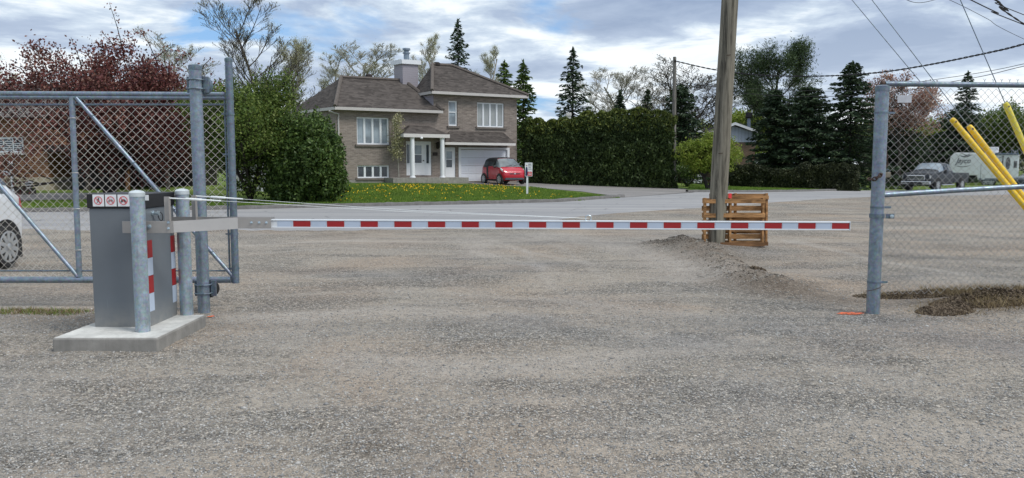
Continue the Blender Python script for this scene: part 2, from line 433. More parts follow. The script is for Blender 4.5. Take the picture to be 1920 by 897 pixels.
def hgt(x, y):
    near = 1-sstep((y-16)/14.)
    m = .022*(vnoise(x*.9, y*.9, 1)-.5)+.014*(vnoise(x*2.7, y*2.7, 2)-.5)+.007*(vnoise(x*7, y*7, 3)-.5)
    r = .12*gau(polyd(x, y, RIDGE), .36)*(.3+1.0*vnoise(x*3, y*3, 5)+.5*vnoise(x*8, y*8, 6))
    r = r+.08*gau(np.hypot(x-POLEB[0], y-POLEB[1]), .8)
    bank = .09*sstep((x-4.0)/1.2)*gau(np.abs(y-7.95), .75)*(.5+vnoise(x*2.5, y*2.5, 8))
    return B(x, y)+near*m+r+bank
def axis(lo, hi, d0, a, b, g):
    v = list(np.arange(lo, hi+1e-6, d0)); s = d0
    while v[-1] < b: s *= g; v.append(v[-1]+s)
    s = d0
    while v[0] > a: s *= g; v.insert(0, v[0]-s)
    return np.array(v)
xs = axis(-8, 10, .10, -900, 900, 1.09); ys = axis(2.4, 17, .10, -400, 1500, 1.07)
XX, YY = np.meshgrid(xs, ys); ZZ = hgt(XX, YY)
nx, ny = len(xs), len(ys)
idx = np.arange(nx*ny).reshape(ny, nx)
FF = np.stack([idx[:-1,:-1], idx[:-1,1:], idx[1:,1:], idx[1:,:-1]], -1).reshape(-1, 4)
gnd = npmesh('ground', np.stack([XX, YY, ZZ], -1).reshape(-1, 3), FF, M['gravel'], smooth=True)
tag(gnd, kind='structure')
def attr(o, name, arr):
    a = o.data.attributes.new(name, 'FLOAT', 'POINT'); a.data.foreach_set('value', np.asarray(arr, np.float32).ravel())
wv = .7+.6*vnoise(XX*1.7, YY*1.7, 11)
dirt = 1.1*gau(polyd(XX, YY, RIDGE), .5*wv)+.8*gau(polyd(XX, YY, [G(1450,535), G(1560,560), G(1640,570)]), .25)*.6
dirt += sstep((XX-3.85)/.9)*gau(np.abs(YY-8.0-.2*vnoise(XX*1.1, YY, 4)), .62)
dirt += .5*gau(polyd(XX, YY, [G(-300,597), G(170,597)]), .28)
dirt += .45*gau(np.hypot(XX-G(690,835)[0], (YY-G(690,835)[1])*1.5), .25)+.4*gau(polyd(XX, YY, [G(780,880), G(900,860)]), .18)
attr(gnd, 'dirt', np.clip(dirt, 0, 1))
def stk(pts, w): return gau(polyd(XX, YY, [G(*p) for p in pts]), w*wv)
dust = .8*stk([(660,672),(900,690),(1080,678),(1320,650)], .30)+.7*stk([(470,600),(720,585),(1000,610)], .28)+.5*stk([(520,640),(560,600)], .4)
dust += .9*stk([(1010,440),(1120,452),(1230,480),(1330,520)], .5)+.7*stk([(880,450),(900,480)], .35)+.5*stk([(450,455),(900,448),(1200,446)], 1.0)
dust += .9*stk([(1480,452),(1560,468),(1660,492),(1800,515)], .16)+.6*stk([(1440,430),(1700,428),(1920,425)], .35)+.4*stk([(1450,415),(1920,395)], .4)
dust += .5*stk([(1400,640),(1500,660),(1700,720)], .22)+.35*stk([(1150,800),(1500,770),(1900,840)], .3)
dust += .45*stk([(0,560),(160,565)], .6)
for L_p, ww, am in (([(300,470),(620,452),(900,455),(1130,500)], .10, .7), ([(300,486),(640,466),(880,470),(1060,515)], .10, .6), ([(880,438),(985,470),(1040,540)], .09, .6), ([(930,436),(1050,462),(1150,530)], .09, .55),
    ([(450,560),(700,545),(1000,560),(1350,600)], .09, .5), ([(430,600),(720,578),(1050,598),(1400,660)], .11, .55), ([(1130,420),(1300,418),(1620,440)], .14, .6), ([(1430,405),(1660,412),(1920,440)], .16, .6), ([(1500,392),(1920,404)], .2, .6), ([(1440,440),(1700,470),(1920,500)], .10, .5),
    ([(0,700),(400,720),(760,790)], .08, .35), ([(900,760),(1300,720),(1920,760)], .09, .4)):
    dust += am*stk(L_p, ww)
attr(gnd, 'dust', np.clip(dust, 0, 1))
fresh = .9*stk([(1380,475),(1440,478)], .4)+.7*stk([(1240,440),(1300,445)], .7)+.9*stk([(1660,602),(1800,640),(1960,660)], .55)+.6*stk([(1420,600),(1560,640)], .35)
fresh += .6*stk([(600,510),(800,520),(1000,500)], .5)+.5*stk([(300,545),(100,530)], .5)+.5*stk([(1000,600),(1150,640),(1300,640)], .3)
attr(gnd, 'fresh', np.clip(fresh, 0, 1))

# loose stones as real pieces, denser close to the camera
rng = np.random.default_rng(4)
def stones(n, y0, y1, smin, smax, spread=.75):
    y = y0+(y1-y0)*rng.random(n)**1.3; x = (rng.random(n)*2-1)*y*spread
    s = smin+(smax-smin)*rng.random(n)**3.2
    z = hgt(x, y)
    oc = np.array([(1,0,0),(0,1,0),(-1,0,0),(0,-1,0),(0,0,.75),(0,0,-.5)], float)
    V = oc[None]*(.65+.7*rng.random((n, 6, 1)))*s[:, None, None]
    V[:, :, 2] *= .75
    a = rng.random(n)*6.283; ca, sa = np.cos(a), np.sin(a)
    Vx = V[:, :, 0]*ca[:, None]-V[:, :, 1]*sa[:, None]*.75; Vy = V[:, :, 0]*sa[:, None]+V[:, :, 1]*ca[:, None]*.75
    V = np.stack([Vx+x[:, None], Vy+y[:, None], V[:, :, 2]+z[:, None]+s[:, None]*.12], -1).reshape(-1, 3)
    f = np.array([(0,1,4),(1,2,4),(2,3,4),(3,0,4),(1,0,5),(2,1,5),(3,2,5),(0,3,5)])
    Fc = (f[None]+(np.arange(n)*6)[:, None, None]).reshape(-1, 3)
    return V, Fc
def mat_stone():
    t = NT('loose_stone'); a = t.ramp(t.isl(), [(0, (.20, .20, .20, 1)), (.35, (.30, .298, .29, 1)), (.75, (.42, .41, .39, 1)), (.93, (.55, .54, .52, 1)), (1, (.30, .24, .19, 1))])
    t.color(a); return t.fin(.9, 0, .2)
M['stone'] = mat_stone()
Vs, Fs = [], []; off = 0
for args in ((90000, 3.2, 7.5, .003, .011), (36000, 6.5, 14, .004, .013), (1300, 3.2, 10, .010, .021)):
    v, f = stones(*args); Vs.append(v); Fs.append(f+off); off += len(v)
tag(npmesh('gravel_stones', np.concatenate(Vs), np.concatenate(Fs), M['stone']), 'loose crushed stones strewn over the gravel yard', 'gravel', kind='stuff')

# ------------------------------------------------------------------ kerb, road, lawn
U = Vector((.876, .482, 0)); N = Vector((-.482, .876, 0))
KPX = [(-700,414),(-350,408),(0,400),(250,397),(450,394),(700,388),(900,384),(1050,380),(1171,371)]
K = [G(*p) for p in KPX]
KR = [G(1290,361), G(1430,361.5), G(1530,359.5), G(1598,357.8)]
KF = [G(1750,357), G(1960,355)]
REF = G(800, 385)
FULL = [Vector((-260, -60, 0))]+K+KR+KF+[Vector((420, 95, 0))]
def H2(x, y):
    sl_ = (x-REF[0])*N[0]+(y-REF[1])*N[1]
    s = np.where(sl_ < -4, 0, polyd(x, y, FULL))
    k = 1-.8*sstep((x-7)/10.)
    lf = 1-.35*sstep((-x-13)/6.)
    return B(x, y)+.004+.05*sstep(s/1.2)+.46*sstep((s-.3)/15.)*k*lf
def G2(px, py):
    r = ray(px, py); t = np.arange(16, 200, .5)/r[1]
    d = CH+r[2]*t-H2(r[0]*t, r[1]*t); k = np.argmax(d <= 0) if (d <= 0).any() else len(t)-1
    a, b = t[max(k-1, 0)], t[k]
    for _ in range(30):
        m = (a+b)/2
        if CH+r[2]*m-float(H2(r[0]*m, r[1]*m)) > 0: a = m
        else: b = m
    return Vector((r[0]*a, r[1]*a, float(H2(r[0]*a, r[1]*a))))
def resample(pts, n):
    pts = [Vector(p) for p in pts]; L = [0]
    for a, b in zip(pts[:-1], pts[1:]): L.append(L[-1]+(b-a).length)
    out = []
    for i in range(n):
        d = L[-1]*i/(n-1); j = max(k for k in range(len(L)) if L[k] <= d+1e-9); j = min(j, len(pts)-2)
        out.append(pts[j].lerp(pts[j+1], (d-L[j])/max(1e-9, L[j+1]-L[j])))
    return out
def sheet(name, A, Bp, nu, nv, zf, mat, jit=0, kind='structure', seed=3, sink=False):
    A = resample(A, nu); Bp = resample(Bp, nu); r = random.Random(seed); V = []
    for i in range(nu):
        ja = (r.random()-.5)*jit
        for j in range(nv):
            p = A[i].lerp(Bp[i], (j/(nv-1)))
            if j == 0: p = p+(Bp[i]-A[i]).normalized()*ja
            V.append((p.x, p.y, float(zf(p.x, p.y))-(.05 if (j == 0 and sink) else 0)))
    Fc = [(i*nv+j, (i+1)*nv+j, (i+1)*nv+j+1, i*nv+j+1) for i in range(nu-1) for j in range(nv-1)]
    return tag(npmesh(name, V, Fc, mat, smooth=True), kind=kind)
farL = Vector((-260, -60, 0)); farR = Vector((420, 95, 0))
full = [farL]+K+KR+KF+[farR]
near = [Vector((-260,-78,0)), G(-700,446), G(-350,440), G(0,434), G(450,435), G(750,434), G(980,424), G(1130,404), G(1290,394), G(1430,384), G(1560,374), G(1700,368), G(1960,364), Vector((420, 78, 0))]
sheet('road', near, full, 520, 12, lambda x, y: B(x, y)+.02, M['asphalt'], .5, sink=True)
sheet('lawn', full, [p+N*330 for p in full], 300, 2, lambda x, y: H2(x, y), M['grass'])
bpy.data.objects.remove(bpy.data.objects['lawn'])
# lawn mesh with rows at growing distance
A = resample(full, 360); rows = [0,.4,1,2,3,4.5,6,8,10,12,14,16,20,26,35,50,80,140,300]
V = []
for p in A:
    for d in rows:
        q = p+N*d; V.append((q.x, q.y, float(H2(q.x, q.y))))
n = len(rows)
tag(npmesh('lawn', V, [(i*n+j, (i+1)*n+j, (i+1)*n+j+1, i*n+j+1) for i in range(len(A)-1) for j in range(n-1)], M['grass'], smooth=True), kind='structure')
def kerb(name, pts, w, h, nn, label):
    pts = resample(pts, nn); V = []; Fc = []
    r = random.Random(7)
    for i, p in enumerate(pts):
        d = (pts[min(i+1, nn-1)]-pts[max(i-1, 0)]).normalized(); q = Vector((-d.y, d.x, 0))
        hh = h*(.9+.2*r.random())
        for a, z in ((-.02, -.05), (-.01, hh*.8), (.04, hh), (w, hh*1.02), (w+.02, -.05)):
            e = p+q*a; V.append((e.x, e.y, float(B(p.x, p.y))+.02+z))
    for i in range(nn-1):
        for j in range(4): Fc.append((i*5+j, (i+1)*5+j, (i+1)*5+j+1, i*5+j+1))
    o = npmesh(name, V, Fc, M['kerb']); return tag(o, kind='structure')
kerb('kerb', K, .22, .12, 220, '')
kerb('kerb', [G(1290,361)]+KR[1:]+[G(1594,354.5)], .25, .12, 70, '')
# driveways laid on the lawn
sheet('driveway', [G2(1169,371.5), G2(1091,360), G2(1020,354), G2(962,350), G2(850,343)], [G2(1302,361), G2(1284,355), G2(1150,349), G2(1020,343), G2(965,338.5)], 60, 14, lambda x, y: H2(x, y)+.02, M['drive'])
sheet('driveway', [G2(-300,379), G2(60,377), G2(200,374), G2(330,371)], [G2(-300,364), G2(60,363), G2(200,362), G2(330,361)], 40, 8, lambda x, y: H2(x, y)+.02, M['drive'])
M['path'] = plain('pale_concrete_path', (.40, .38, .34), .9, 0, .15, 3)
sheet('path', [G2(1360,344), G2(1480,349), G2(1592,354.3)], [G2(1360,342.6), G2(1480,346.6), G2(1592,352)], 40, 4, lambda x, y: H2(x, y)+.03, M['path'])
# grass blades and dandelions
def blades(name, n, sampler, h0, h1, w, mat, label, cat, parent=None, flat=.35):
    p = sampler(n); n = len(p)
    a = rng.random(n)*6.283; h = h0+(h1-h0)*rng.random(n); le = rng.normal(0, flat, (n, 2))*h[:, None]
    dx = np.cos(a)*w/2; dy = np.sin(a)*w/2
    V = np.empty((n, 3, 3)); V[:, 0] = p+np.stack([dx, dy, 0*a-.01], -1); V[:, 1] = p-np.stack([dx, dy, 0*a+.01], -1)
    V[:, 2] = p+np.stack([le[:, 0], le[:, 1], h], -1)
    return tag(npmesh(name, V.reshape(-1, 3), np.arange(n*3).reshape(-1, 3), mat), label, cat, kind='stuff')
def tri_area_sampler(quads, zf, power=1):
    def f(n):
        out = []
        
        for k, q in enumerate(quads):
            m = int(n/len(quads)); a, b = rng.random(m)[:, None], rng.random(m)[:, None]**power
            q = [np.array(c)[:2] for c in q]
            p = (q[0]*(1-a)+q[1]*a)*(1-b)+(q[3]*(1-a)+q[2]*a)*b
            out.append(np.column_stack([p, zf(p[:, 0], p[:, 1])]))
        return np.concatenate(out)
    return f
lq = [(G2(425,391), G2(800,384.5), G2(760,345), G2(560,360)), (G2(800,384.5), G2(1165,372), G2(1000,352), G2(760,345)), (G2(640,388), G2(1100,377), G2(980,352), G2(655,345))]
blades('lawn_grass', 90000, tri_area_sampler(lq, H2), .04, .11, .035, M['blade'], 'mown green grass of the lawn in front of the brick house', 'grass')
rq = [(G2(1292,360), G2(1590,357.5), G2(1560,353.5), G2(1290,347)), (G2(60,395), G2(430,392), G2(430,378), G2(60,379))]
blades('verge_grass', 30000, tri_area_sampler(rq, H2), .05, .13, .04, M['blade'], 'green grass of the verges along the far kerb', 'grass')
def dand(n):
    s = tri_area_sampler([(G2(590,368), G2(1000,366), G2(960,347), G2(640,350)), (G2(680,358), G2(990,360), G2(950,349), G2(700,350)), (G2(600,382), G2(1080,372), G2(980,350), G2(650,350))], lambda x, y: H2(x, y)+.075)
    return s(n)
pp = dand(720)
keep = vnoise(pp[:, 0]*.8, pp[:, 1]*.8, 21)+.35*rng.random(len(pp)) > .5
pp = pp[keep]; m = len(pp)
an = np.linspace(0, 2*np.pi, 6, endpoint=False)
V = pp[:, None, :]+np.stack([np.cos(an)*.027, np.sin(an)*.027, 0*an], -1)[None]*(.7+.6*rng.random((m, 1, 1)))
V[:, :, 2] += rng.normal(0, .018, (m, 6))
tag(npmesh('dandelions', V.reshape(-1, 3), np.arange(m*6).reshape(-1, 6), M['dandelion']), 'yellow dandelions scattered over the lawn', 'flowers', kind='stuff')

# ------------------------------------------------------------------ brick split-level house
C0 = P(632, 342, 43.1); C0.z = 0
VD = Vector((-.685, .729, 0))
def FP(px, py, t=0, out=0):
    """point where the pixel's ray meets the plane parallel to the facade, t back along the side wall"""
    r = ray(px, py); o = C0+VD*t-N*out
    k = (o.x*N.x+o.y*N.y)/(r[0]*N.x+r[1]*N.y)
    return Vector((r[0]*k, r[1]*k, CH+r[2]*k))
def Sof(p): return (p-C0).x*U.x+(p-C0).y*U.y
def HP(s, t, z): q = C0+U*s+VD*t; q.z = z; return q
u2 = (U.x, U.y); v2 = (VD.x, VD.y)
M['brick'] = mat_brick('taupe_brick_front', u2, (.20, .165, .145), (.33, .28, .245), (.33, .30, .27))
M['brick_side'] = mat_brick('taupe_brick_side', v2, (.20, .165, .145), (.33, .28, .245), (.33, .30, .27))
ZG = .42
sL, sR = 0.0, Sof(FP(969, 300)); sU = Sof(FP(813, 200))
zE1 = FP(632, 207).z; zE2 = FP(969, 187).z
D1 = 5.9
house = thing('brick_house', 'taupe brick split-level house with brown hip roofs and white garage door behind the lawn', 'house', (C0.x, C0.y, ZG))
mb = MB()
def hbox(mb, s0, s1, t0, t1, z0, z1, mi=0):
    return mb.hexa([HP(s0,t0,z0), HP(s1,t0,z0), HP(s1,t1,z0), HP(s0,t1,z0), HP(s0,t0,z1), HP(s1,t0,z1), HP(s1,t1,z1), HP(s0,t1,z1)], mi)
# front walls are two storeys: wall with window openings cut by strips
def rect(px0, py0, px1, py1):
    a = FP(px0, py0); b = FP(px1, py1); return [Sof(a), Sof(b), b.z, a.z]
W_big = rect(668.6, 219.5, 730.4, 271.8); W_bas = rect(670, 310.4, 730.4, 334)
W_nar = rect(841, 189, 858, 236.6); W_up = rect(894.8, 192, 945.5, 239.5)
R_door = rect(761.5, 265, 809.6, 329); R_sdoor = rect(833.5, 276.5, 854.5, 334.5); R_gar = rect(862.5, 278.3, 952.6, 339.3)
def wall_holes(mb, s0, s1, z0, z1, holes, t=0., dpt=.22):
    ss = sorted({s0, s1, *[h[0] for h in holes], *[h[1] for h in holes]}); zs = sorted({z0, z1, *[h[2] for h in holes], *[h[3] for h in holes]})
    ss = [s for s in ss if s0 <= s <= s1]; zs = [z for z in zs if z0 <= z <= z1]
    for a, b in zip(ss[:-1], ss[1:]):
        for c, d in zip(zs[:-1], zs[1:]):
            ms, mz = (a+b)/2, (c+d)/2
            if any(h[0] < ms < h[1] and h[2] < mz < h[3] for h in holes): continue
            mb.add([HP(a,t,c), HP(b,t,c), HP(b,t,d), HP(a,t,d)], [(0,1,2,3)])
    for h in holes:
        a, b, c, d = h
        mb.add([HP(a,t,c), HP(b,t,c), HP(b,t,d), HP(a,t,d), HP(a,t+dpt,c), HP(b,t+dpt,c), HP(b,t+dpt,d), HP(a,t+dpt,d)],
               [(0,1,5,4),(1,2,6,5),(2,3,7,6),(3,0,4,7)])
mb = MB(); wall_holes(mb, sL, sU, ZG+.28, zE1+.05, [W_big, W_bas, R_door])
wall_holes(mb, sU, sR, ZG-.3, zE2+.05, [W_nar, W_up, R_sdoor, R_gar])
for t in (mb,):
    t.add([HP(sL,D1,ZG), HP(sR,D1,ZG), HP(sR,D1,zE1), HP(sL,D1,zE1)], [(0,1,2,3)])
mb.build('front_wall', M['brick'], house)
mb = MB(); mb.add([HP(sL,0,ZG+.28), HP(sL,D1,ZG+.28), HP(sL,D1,zE1+.05), HP(sL,0,zE1+.05)], [(0,1,2,3)])
mb.build('side_wall', M['brick_side'], house)
MB().add([HP(sR,0,ZG-.3), HP(sR,D1,ZG-.3), HP(sR,D1,zE2+.05), HP(sR,0,zE2+.05)], [(0,1,2,3)]).build('side_wall', M['brick_side'], house)
mb = MB(); mb.add([HP(sU,0.003,zE1-.3), HP(sU,D1,zE1-.3), HP(sU,D1,zE2+.05), HP(sU,0.003,zE2+.05)], [(0,1,2,3)])
mb.build('siding_panel', M['siding'], house)
hbox(MB(), sL-.03, sU, -.03, D1, ZG-.3, ZG+.27).build('foundation', M['conc_side'], house)
# roofs
def roof(name, eF_L, eF_R, eB_L, eB_R, r1, r2, mat, parent, thick=.16, hipcaps=True, fm=None):
    mb = MB(); mb.add([eF_L, eF_R, eB_R, eB_L, r1, r2], [(0,1,5,4),(1,2,5),(2,3,4,5),(3,0,4)])
    o = mb.build(name, mat, parent)
    f = MB(); dn = Vector((0,0,-thick)); e = Vector((0,0,-.004))
    cyc = [eF_L, eF_R, eB_R, eB_L]; cen = sum(cyc, Vector())/4
    for a, b in zip(cyc, cyc[1:]+cyc[:1]):
        inn = lambda p: p+(Vector((cen.x, cen.y, p.z))-p).normalized()*.07
        f.hexa([a+dn+e, b+dn+e, inn(b)+dn+e, inn(a)+dn+e, a+e, b+e, inn(b)+e, inn(a)+e])
    f.build('gutter', fm or M['gutter'], o)
    sf = MB(); sf.add([p+Vector((0,0,-thick+.02)) for p in cyc], [(0,1,2,3)]); sf.build('soffit', M['fascia'], o)
    if hipcaps:
        c = MB(); up = Vector((0,0,.03))
        for a, b in ((eF_L, r1), (r1, r2), (eF_R, r2)): c.tube([a+up, b+up], .11, 6)
        c.build('ridge_caps', M['ridgecap'], o)
    return o
OH = .45
eL = FP(628, 200, 0, OH); eR = FP(831, 208.5, 0, OH); eR.z = eL.z
eBL = G(541, 211, eL.z); 
tb = (eBL-eL).length; eBR = eR+(eBL-eL)
tm = ((eBL-C0)-(Vector((eL.x,eL.y,0))-Vector((C0.x,C0.y,0)))).length/2
r1 = FP(639.3, 145.5, D1/2-.2); sr1 = Sof(r1)
zr = r1.z; q = FP(751.7, 152, D1/2-.2)
r2 = HP(0,0,0); r2 = q.copy(); r2 = r2+(U*0.2); r2.z = zr
roof_low = roof('roof', eL, eR, eBL, eBR, r1, r2, M['shingle'], house)
eL2 = FP(810, 170.5, 0, OH); eR2 = FP(991, 182, 0, OH); eR2.z = eL2.z
eBL2 = G(771.5, 177.3, eL2.z); eBR2 = eR2+(eBL2-eL2)
k1 = FP(810.5, 121.7, D1*.42); k2 = FP(848, 125.5, D1*.42); k2.z = k1.z
roof_up = roof('roof', eL2, eR2, eBL2, eBR2, k1, k2, M['shingle'], house)
# chimney
ct = D1/2-.6
a = FP(752, 162, ct); b = FP(788, 162, ct); s0, s1 = Sof(a-VD*ct), Sof(b-VD*ct); zt = FP(770, 121, ct).z; zc = FP(770, 113, ct).z
ch = hbox(MB(), s0+.12, s1-.12, ct, ct+.9, zr-1.6, zt).build('chimney', M['siding'], roof_low)
hbox(MB(), s0, s1, ct-.12, ct+1.02, zt, zc).build('chimney_cap', M['frame'], ch)
pc = HP((s0+s1)/2, ct+.4, zc); zp = FP(770, 90, ct).z
MB().lathe(pc, [(.17,0),(.17,(zp-zc)*.55),(.23,(zp-zc)*.58),(.23,(zp-zc)*.66),(.15,(zp-zc)*.7),(.15,(zp-zc)*.82),(.24,(zp-zc)*.86),(.24,zp-zc)], 16).build('flue', M['galv'], ch, smooth=True)
for (x0, x1, y0, y1, tt) in ((685, 698, 139.6, 149.5, D1/2+.1), (811.5, 825.5, 117.5, 124.5, D1*.42+.1)):
    a = FP(x0, y1, tt); b = FP(x1, y0, tt); w = (b-a).length
    mb = MB(); c = (a+b)/2; c.z = a.z-.1; r_ = Sof(b-a+C0)/2
    mb.lathe(c, [(r_*.75, 0), (r_*.75, (b.z-a.z)*.45), (r_, (b.z-a.z)*.55), (r_, (b.z-a.z)+.02), (r_*.6, b.z-a.z+.1)], 12); mb.build('roof_vent', M['bark_dark'], roof_low if y0 > 130 else roof_up)
# windows
def window(R, panes, parent, glass, name='window', sill=True, t=.1, mull=.055, fr=.075, hbar=None):
    a, b, c, d = R; mb = MB()
    hbox(mb, a, b, t-.03, t+.08, d-fr, d); hbox(mb, a, b, t-.03, t+.08, c, c+fr)
    hbox(mb, a, a+fr, t-.028, t+.078, c+fr, d-fr); hbox(mb, b-fr, b, t-.028, t+.078, c+fr, d-fr)
    for i in range(1, panes):
        x = a+(b-a)*i/panes; hbox(mb, x-mull, x+mull, t-.025, t+.07, c+fr, d-fr)
    if hbar is not None: z = c+(d-c)*hbar; hbox(mb, a+fr, b-fr, t-.02, t+.06, z-.03, z+.03)
    o = mb.build(name, M['frame'], parent)
    for i in range(panes):
        x0 = a+(b-a)*i/panes+(mull if i else fr); x1 = a+(b-a)*(i+1)/panes-(mull if i < panes-1 else fr)
        hbox(MB(), x0, x1, t+.03, t+.045, c+fr, d-fr).build('pane', glass, o)
        if glass is M['curtain'] and (x1-x0) > .3:
            cu = MB(); n_ = 7
            for k in range(n_):
                xa = x0+(x1-x0)*k/n_; hbox(cu, xa, xa+(x1-x0)/n_*.7, t+.022, t+.028, c+fr+.04, d-fr)
            if name == 'window' and panes == 4 and parent is house and R is W_up: cu.build('curtain', M['curtain2'], o)
    if sill: hbox(MB(), a-.12, b+.12, -.09, t, c-.12, c-.004).build('sill', M['sill'], o)
    return o
M['curtain2'] = plain('sheer_curtain', (.40, .42, .42), .7, 0, .1)
window(W_big, 4, house, M['curtain']); window(W_bas, 4, house, M['glass']); window(W_nar, 1, house, M['curtain'], hbar=.55); window(W_up, 4, house, M['curtain'])
# front door with sidelights
a, b, c, d = R_door; w = b-a
hbox(MB(), a, b, .05, .2, c, d).build('door_frame', M['frame'], house)
dr = hbox(MB(), a+w*.29, a+w*.72, .02, .048, c+.03, d-.12).build('door', M['white'], house)
hh = d-c
hbox(MB(), a+w*.33, a+w*.60, .0, .018, c+hh*.37, c+hh*.60).build('door_glass', M['glass'], dr)
hbox(MB(), a+w*.33, a+w*.60, .0, .018, c+hh*.63, c+hh*.88).build('door_glass', M['curtain'], dr)
MB().lathe(HP(a+w*.665, -.03, c+hh*.42), [(.03,0),(.045,.03),(.02,.06)], 10).build('handle', M['black'], dr)
hbox(MB(), a+w*.81, a+w*.90, .02, .048, c+hh*.36, c+hh*.90).build('sidelight', M['glass'], house)
hbox(MB(), a+w*.05, a+w*.13, .02, .048, c+hh*.36, c+hh*.90).build('sidelight', M['glass'], house)
# side door
a, b, c, d = R_sdoor; w = b-a; hh = d-c
hbox(MB(), a, b, .05, .2, c, d).build('door_frame', M['frame'], house)
dr = hbox(MB(), a+w*.06, b-w*.12, .02, .048, c, d-.12).build('door', M['white'], house)
hbox(MB(), a+w*.17, a+w*.68, .0, .018, c+hh*.36, c+hh*.60).build('door_glass', M['glass'], dr)
hbox(MB(), a+w*.17, a+w*.68, .0, .018, c+hh*.63, c+hh*.87).build('door_glass', M['curtain'], dr)
# garage door
a, b, c, d = R_gar; mb = MB()
for k in range(4):
    z0 = c+(d-c-.08)*k/4; z1 = c+(d-c-.08)*(k+1)/4-.012; hbox(mb, a+.06, b-.06, .10, .14, z0, z1)
    for j in range(6):
        x0 = a+.12+(b-a-.24)*j/6; x1 = x0+(b-a-.24)/6-.10; hbox(mb, x0, x1, .09, .099, z0+.12, z1-.12)
mb.build('garage_door', M['gdoor'], house, bevel=.006)
mb = MB(); hbox(mb, a-.1, a+.058, -.02, .16, c, d+.06); hbox(mb, b-.058, b+.1, -.02, .16, c, d+.06); hbox(mb, a+.06, b-.06, -.018, .158, d-.06, d+.058)
mb.build('garage_door_frame', M['frame'], house)
# garage canopy
f0 = FP(834, 264.5, 0, .9); f1 = FP(967, 271, 0, .9); zf = (f0.z+f1.z)/2; f0.z = f1.z = zf
g0 = FP(843, 246); g1 = FP(943, 248); zg = g0.z; g1.z = zg
e0 = HP(Sof(f0), 0, zf); e1 = HP(Sof(f1)-.02, 0, zf)
can = MB().add([f0, f1, g1-N*.02, g0-N*.02, e0, e1], [(0,1,2,3),(1,5,2),(0,3,4),(0,4,5,1)]).build('garage_canopy', M['shingle'], house)
dn = Vector((0,0,-.15)); ee = Vector((0,0,-.005))
MB().hexa([f0+dn, f1+dn, f1+dn+N*.06, f0+dn+N*.06, f0+ee, f1+ee, f1+ee+N*.06, f0+ee+N*.06]).build('fascia', M['fascia'], can)
# porch
zP = FP(800, 333.5, 0, 1.1).z
p0 = Sof(FP(757, 255, 0, 1.3)); p1 = Sof(FP(843.5, 255, 0, 1.3)); zf = FP(800, 251.5, 0, 1.3).z
def PP(s, o, z): q = C0+U*s-N*o; q.z = z; return q
# (offsets along -N are towards the street)
rr0 = FP(769, 235.3, 0, .35); rr1 = FP(803.8, 236, 0, .35); zr_ = rr0.z
pr = MB().add([PP(p0,1.3,zf), PP(p1,1.3,zf), PP(p1,.02,zf), PP(p0,.02,zf), PP(Sof(rr0),.35,zr_), PP(Sof(rr1),.35,zr_), PP(Sof(rr0),.02,zr_), PP(Sof(rr1),.02,zr_)],
    [(0,1,5,4),(1,2,7,5),(0,4,6,3),(4,5,7,6)]).build('porch_roof', M['shingle'], house)
mb = MB()
def pbox(mb, s0, s1, o0, o1, z0, z1): return mb.hexa([PP(s0,o0,z0), PP(s1,o0,z0), PP(s1,o1,z0), PP(s0,o1,z0), PP(s0,o0,z1), PP(s1,o0,z1), PP(s1,o1,z1), PP(s0,o1,z1)])
pbox(mb, p0, p1, 1.3, 1.22, zf-.2, zf-.004); pbox(mb, p0, p0+.08, 1.218, .02, zf-.2, zf-.004); pbox(mb, p1-.08, p1, 1.218, .02, zf-.2, zf-.004)
mb.build('fascia', M['fascia'], pr)
pbox(MB(), p0+.08, p1-.08, 1.218, .02, zf-.1, zf-.07).build('porch_ceiling', M['fascia'], pr)
pbox(MB(), Sof(FP(690, 334, 0, 1.0))+1.3, R_gar[0]-.12, 1.45, .0, ZG-.25, zP).build('porch_slab', M['conc_side'], house, bevel=.01)
for px in (773.4, 829.5):
    s = Sof(FP(px, 300, 0, 1.1)); q = PP(s, 1.1, zP)
    MB().lathe(q, [(.17,.0),(.17,.06),(.13,.09),(.125,zf-zP-.28),(.15,zf-zP-.26),(.15,zf-zP-.2)], 18).build('porch_column', M['white'], house, smooth=True)
# wall lantern, plaque, camera, downpipe, meter
q = FP(821, 274, 0, .12)
ln = MB().lathe(q+Vector((0,0,-.18)), [(.03,0),(.09,.06),(.11,.30),(.14,.32),(.02,.42)], 8).build('wall_lantern', M['bark_dark'], house)
MB().box((-.02,-.02,-.05), (.02,.14,.05)).build('lantern_arm', M['bark_dark'], ln, M=Matrix.Translation(q))
R = rect(811, 286.2, 819.8, 292.4); hbox(MB(), R[0], R[1], -.05, -.005, R[2], R[3]).build('number_plaque', M['bark_dark'], house, bevel=.01)
mb = MB(); R1 = FP(631.5, 206, 0, .05); zb = ZG+.5
mb.tube([R1+N*.0+Vector((-.45*U.x,-.45*U.y,-.08)), R1+Vector((0.1,0,-.25)), HP(.12,-.05,zE1-.5), HP(.12,-.05,ZG+.4)], .045, 8).build('downpipe', M['gutter'], house)
mb = MB(); mb.lathe(PP(p0+1.05, 1.36, zf-.3), [(.05,0),(.08,.05),(.04,.14)], 8).build('porch_camera', M['white'], house)
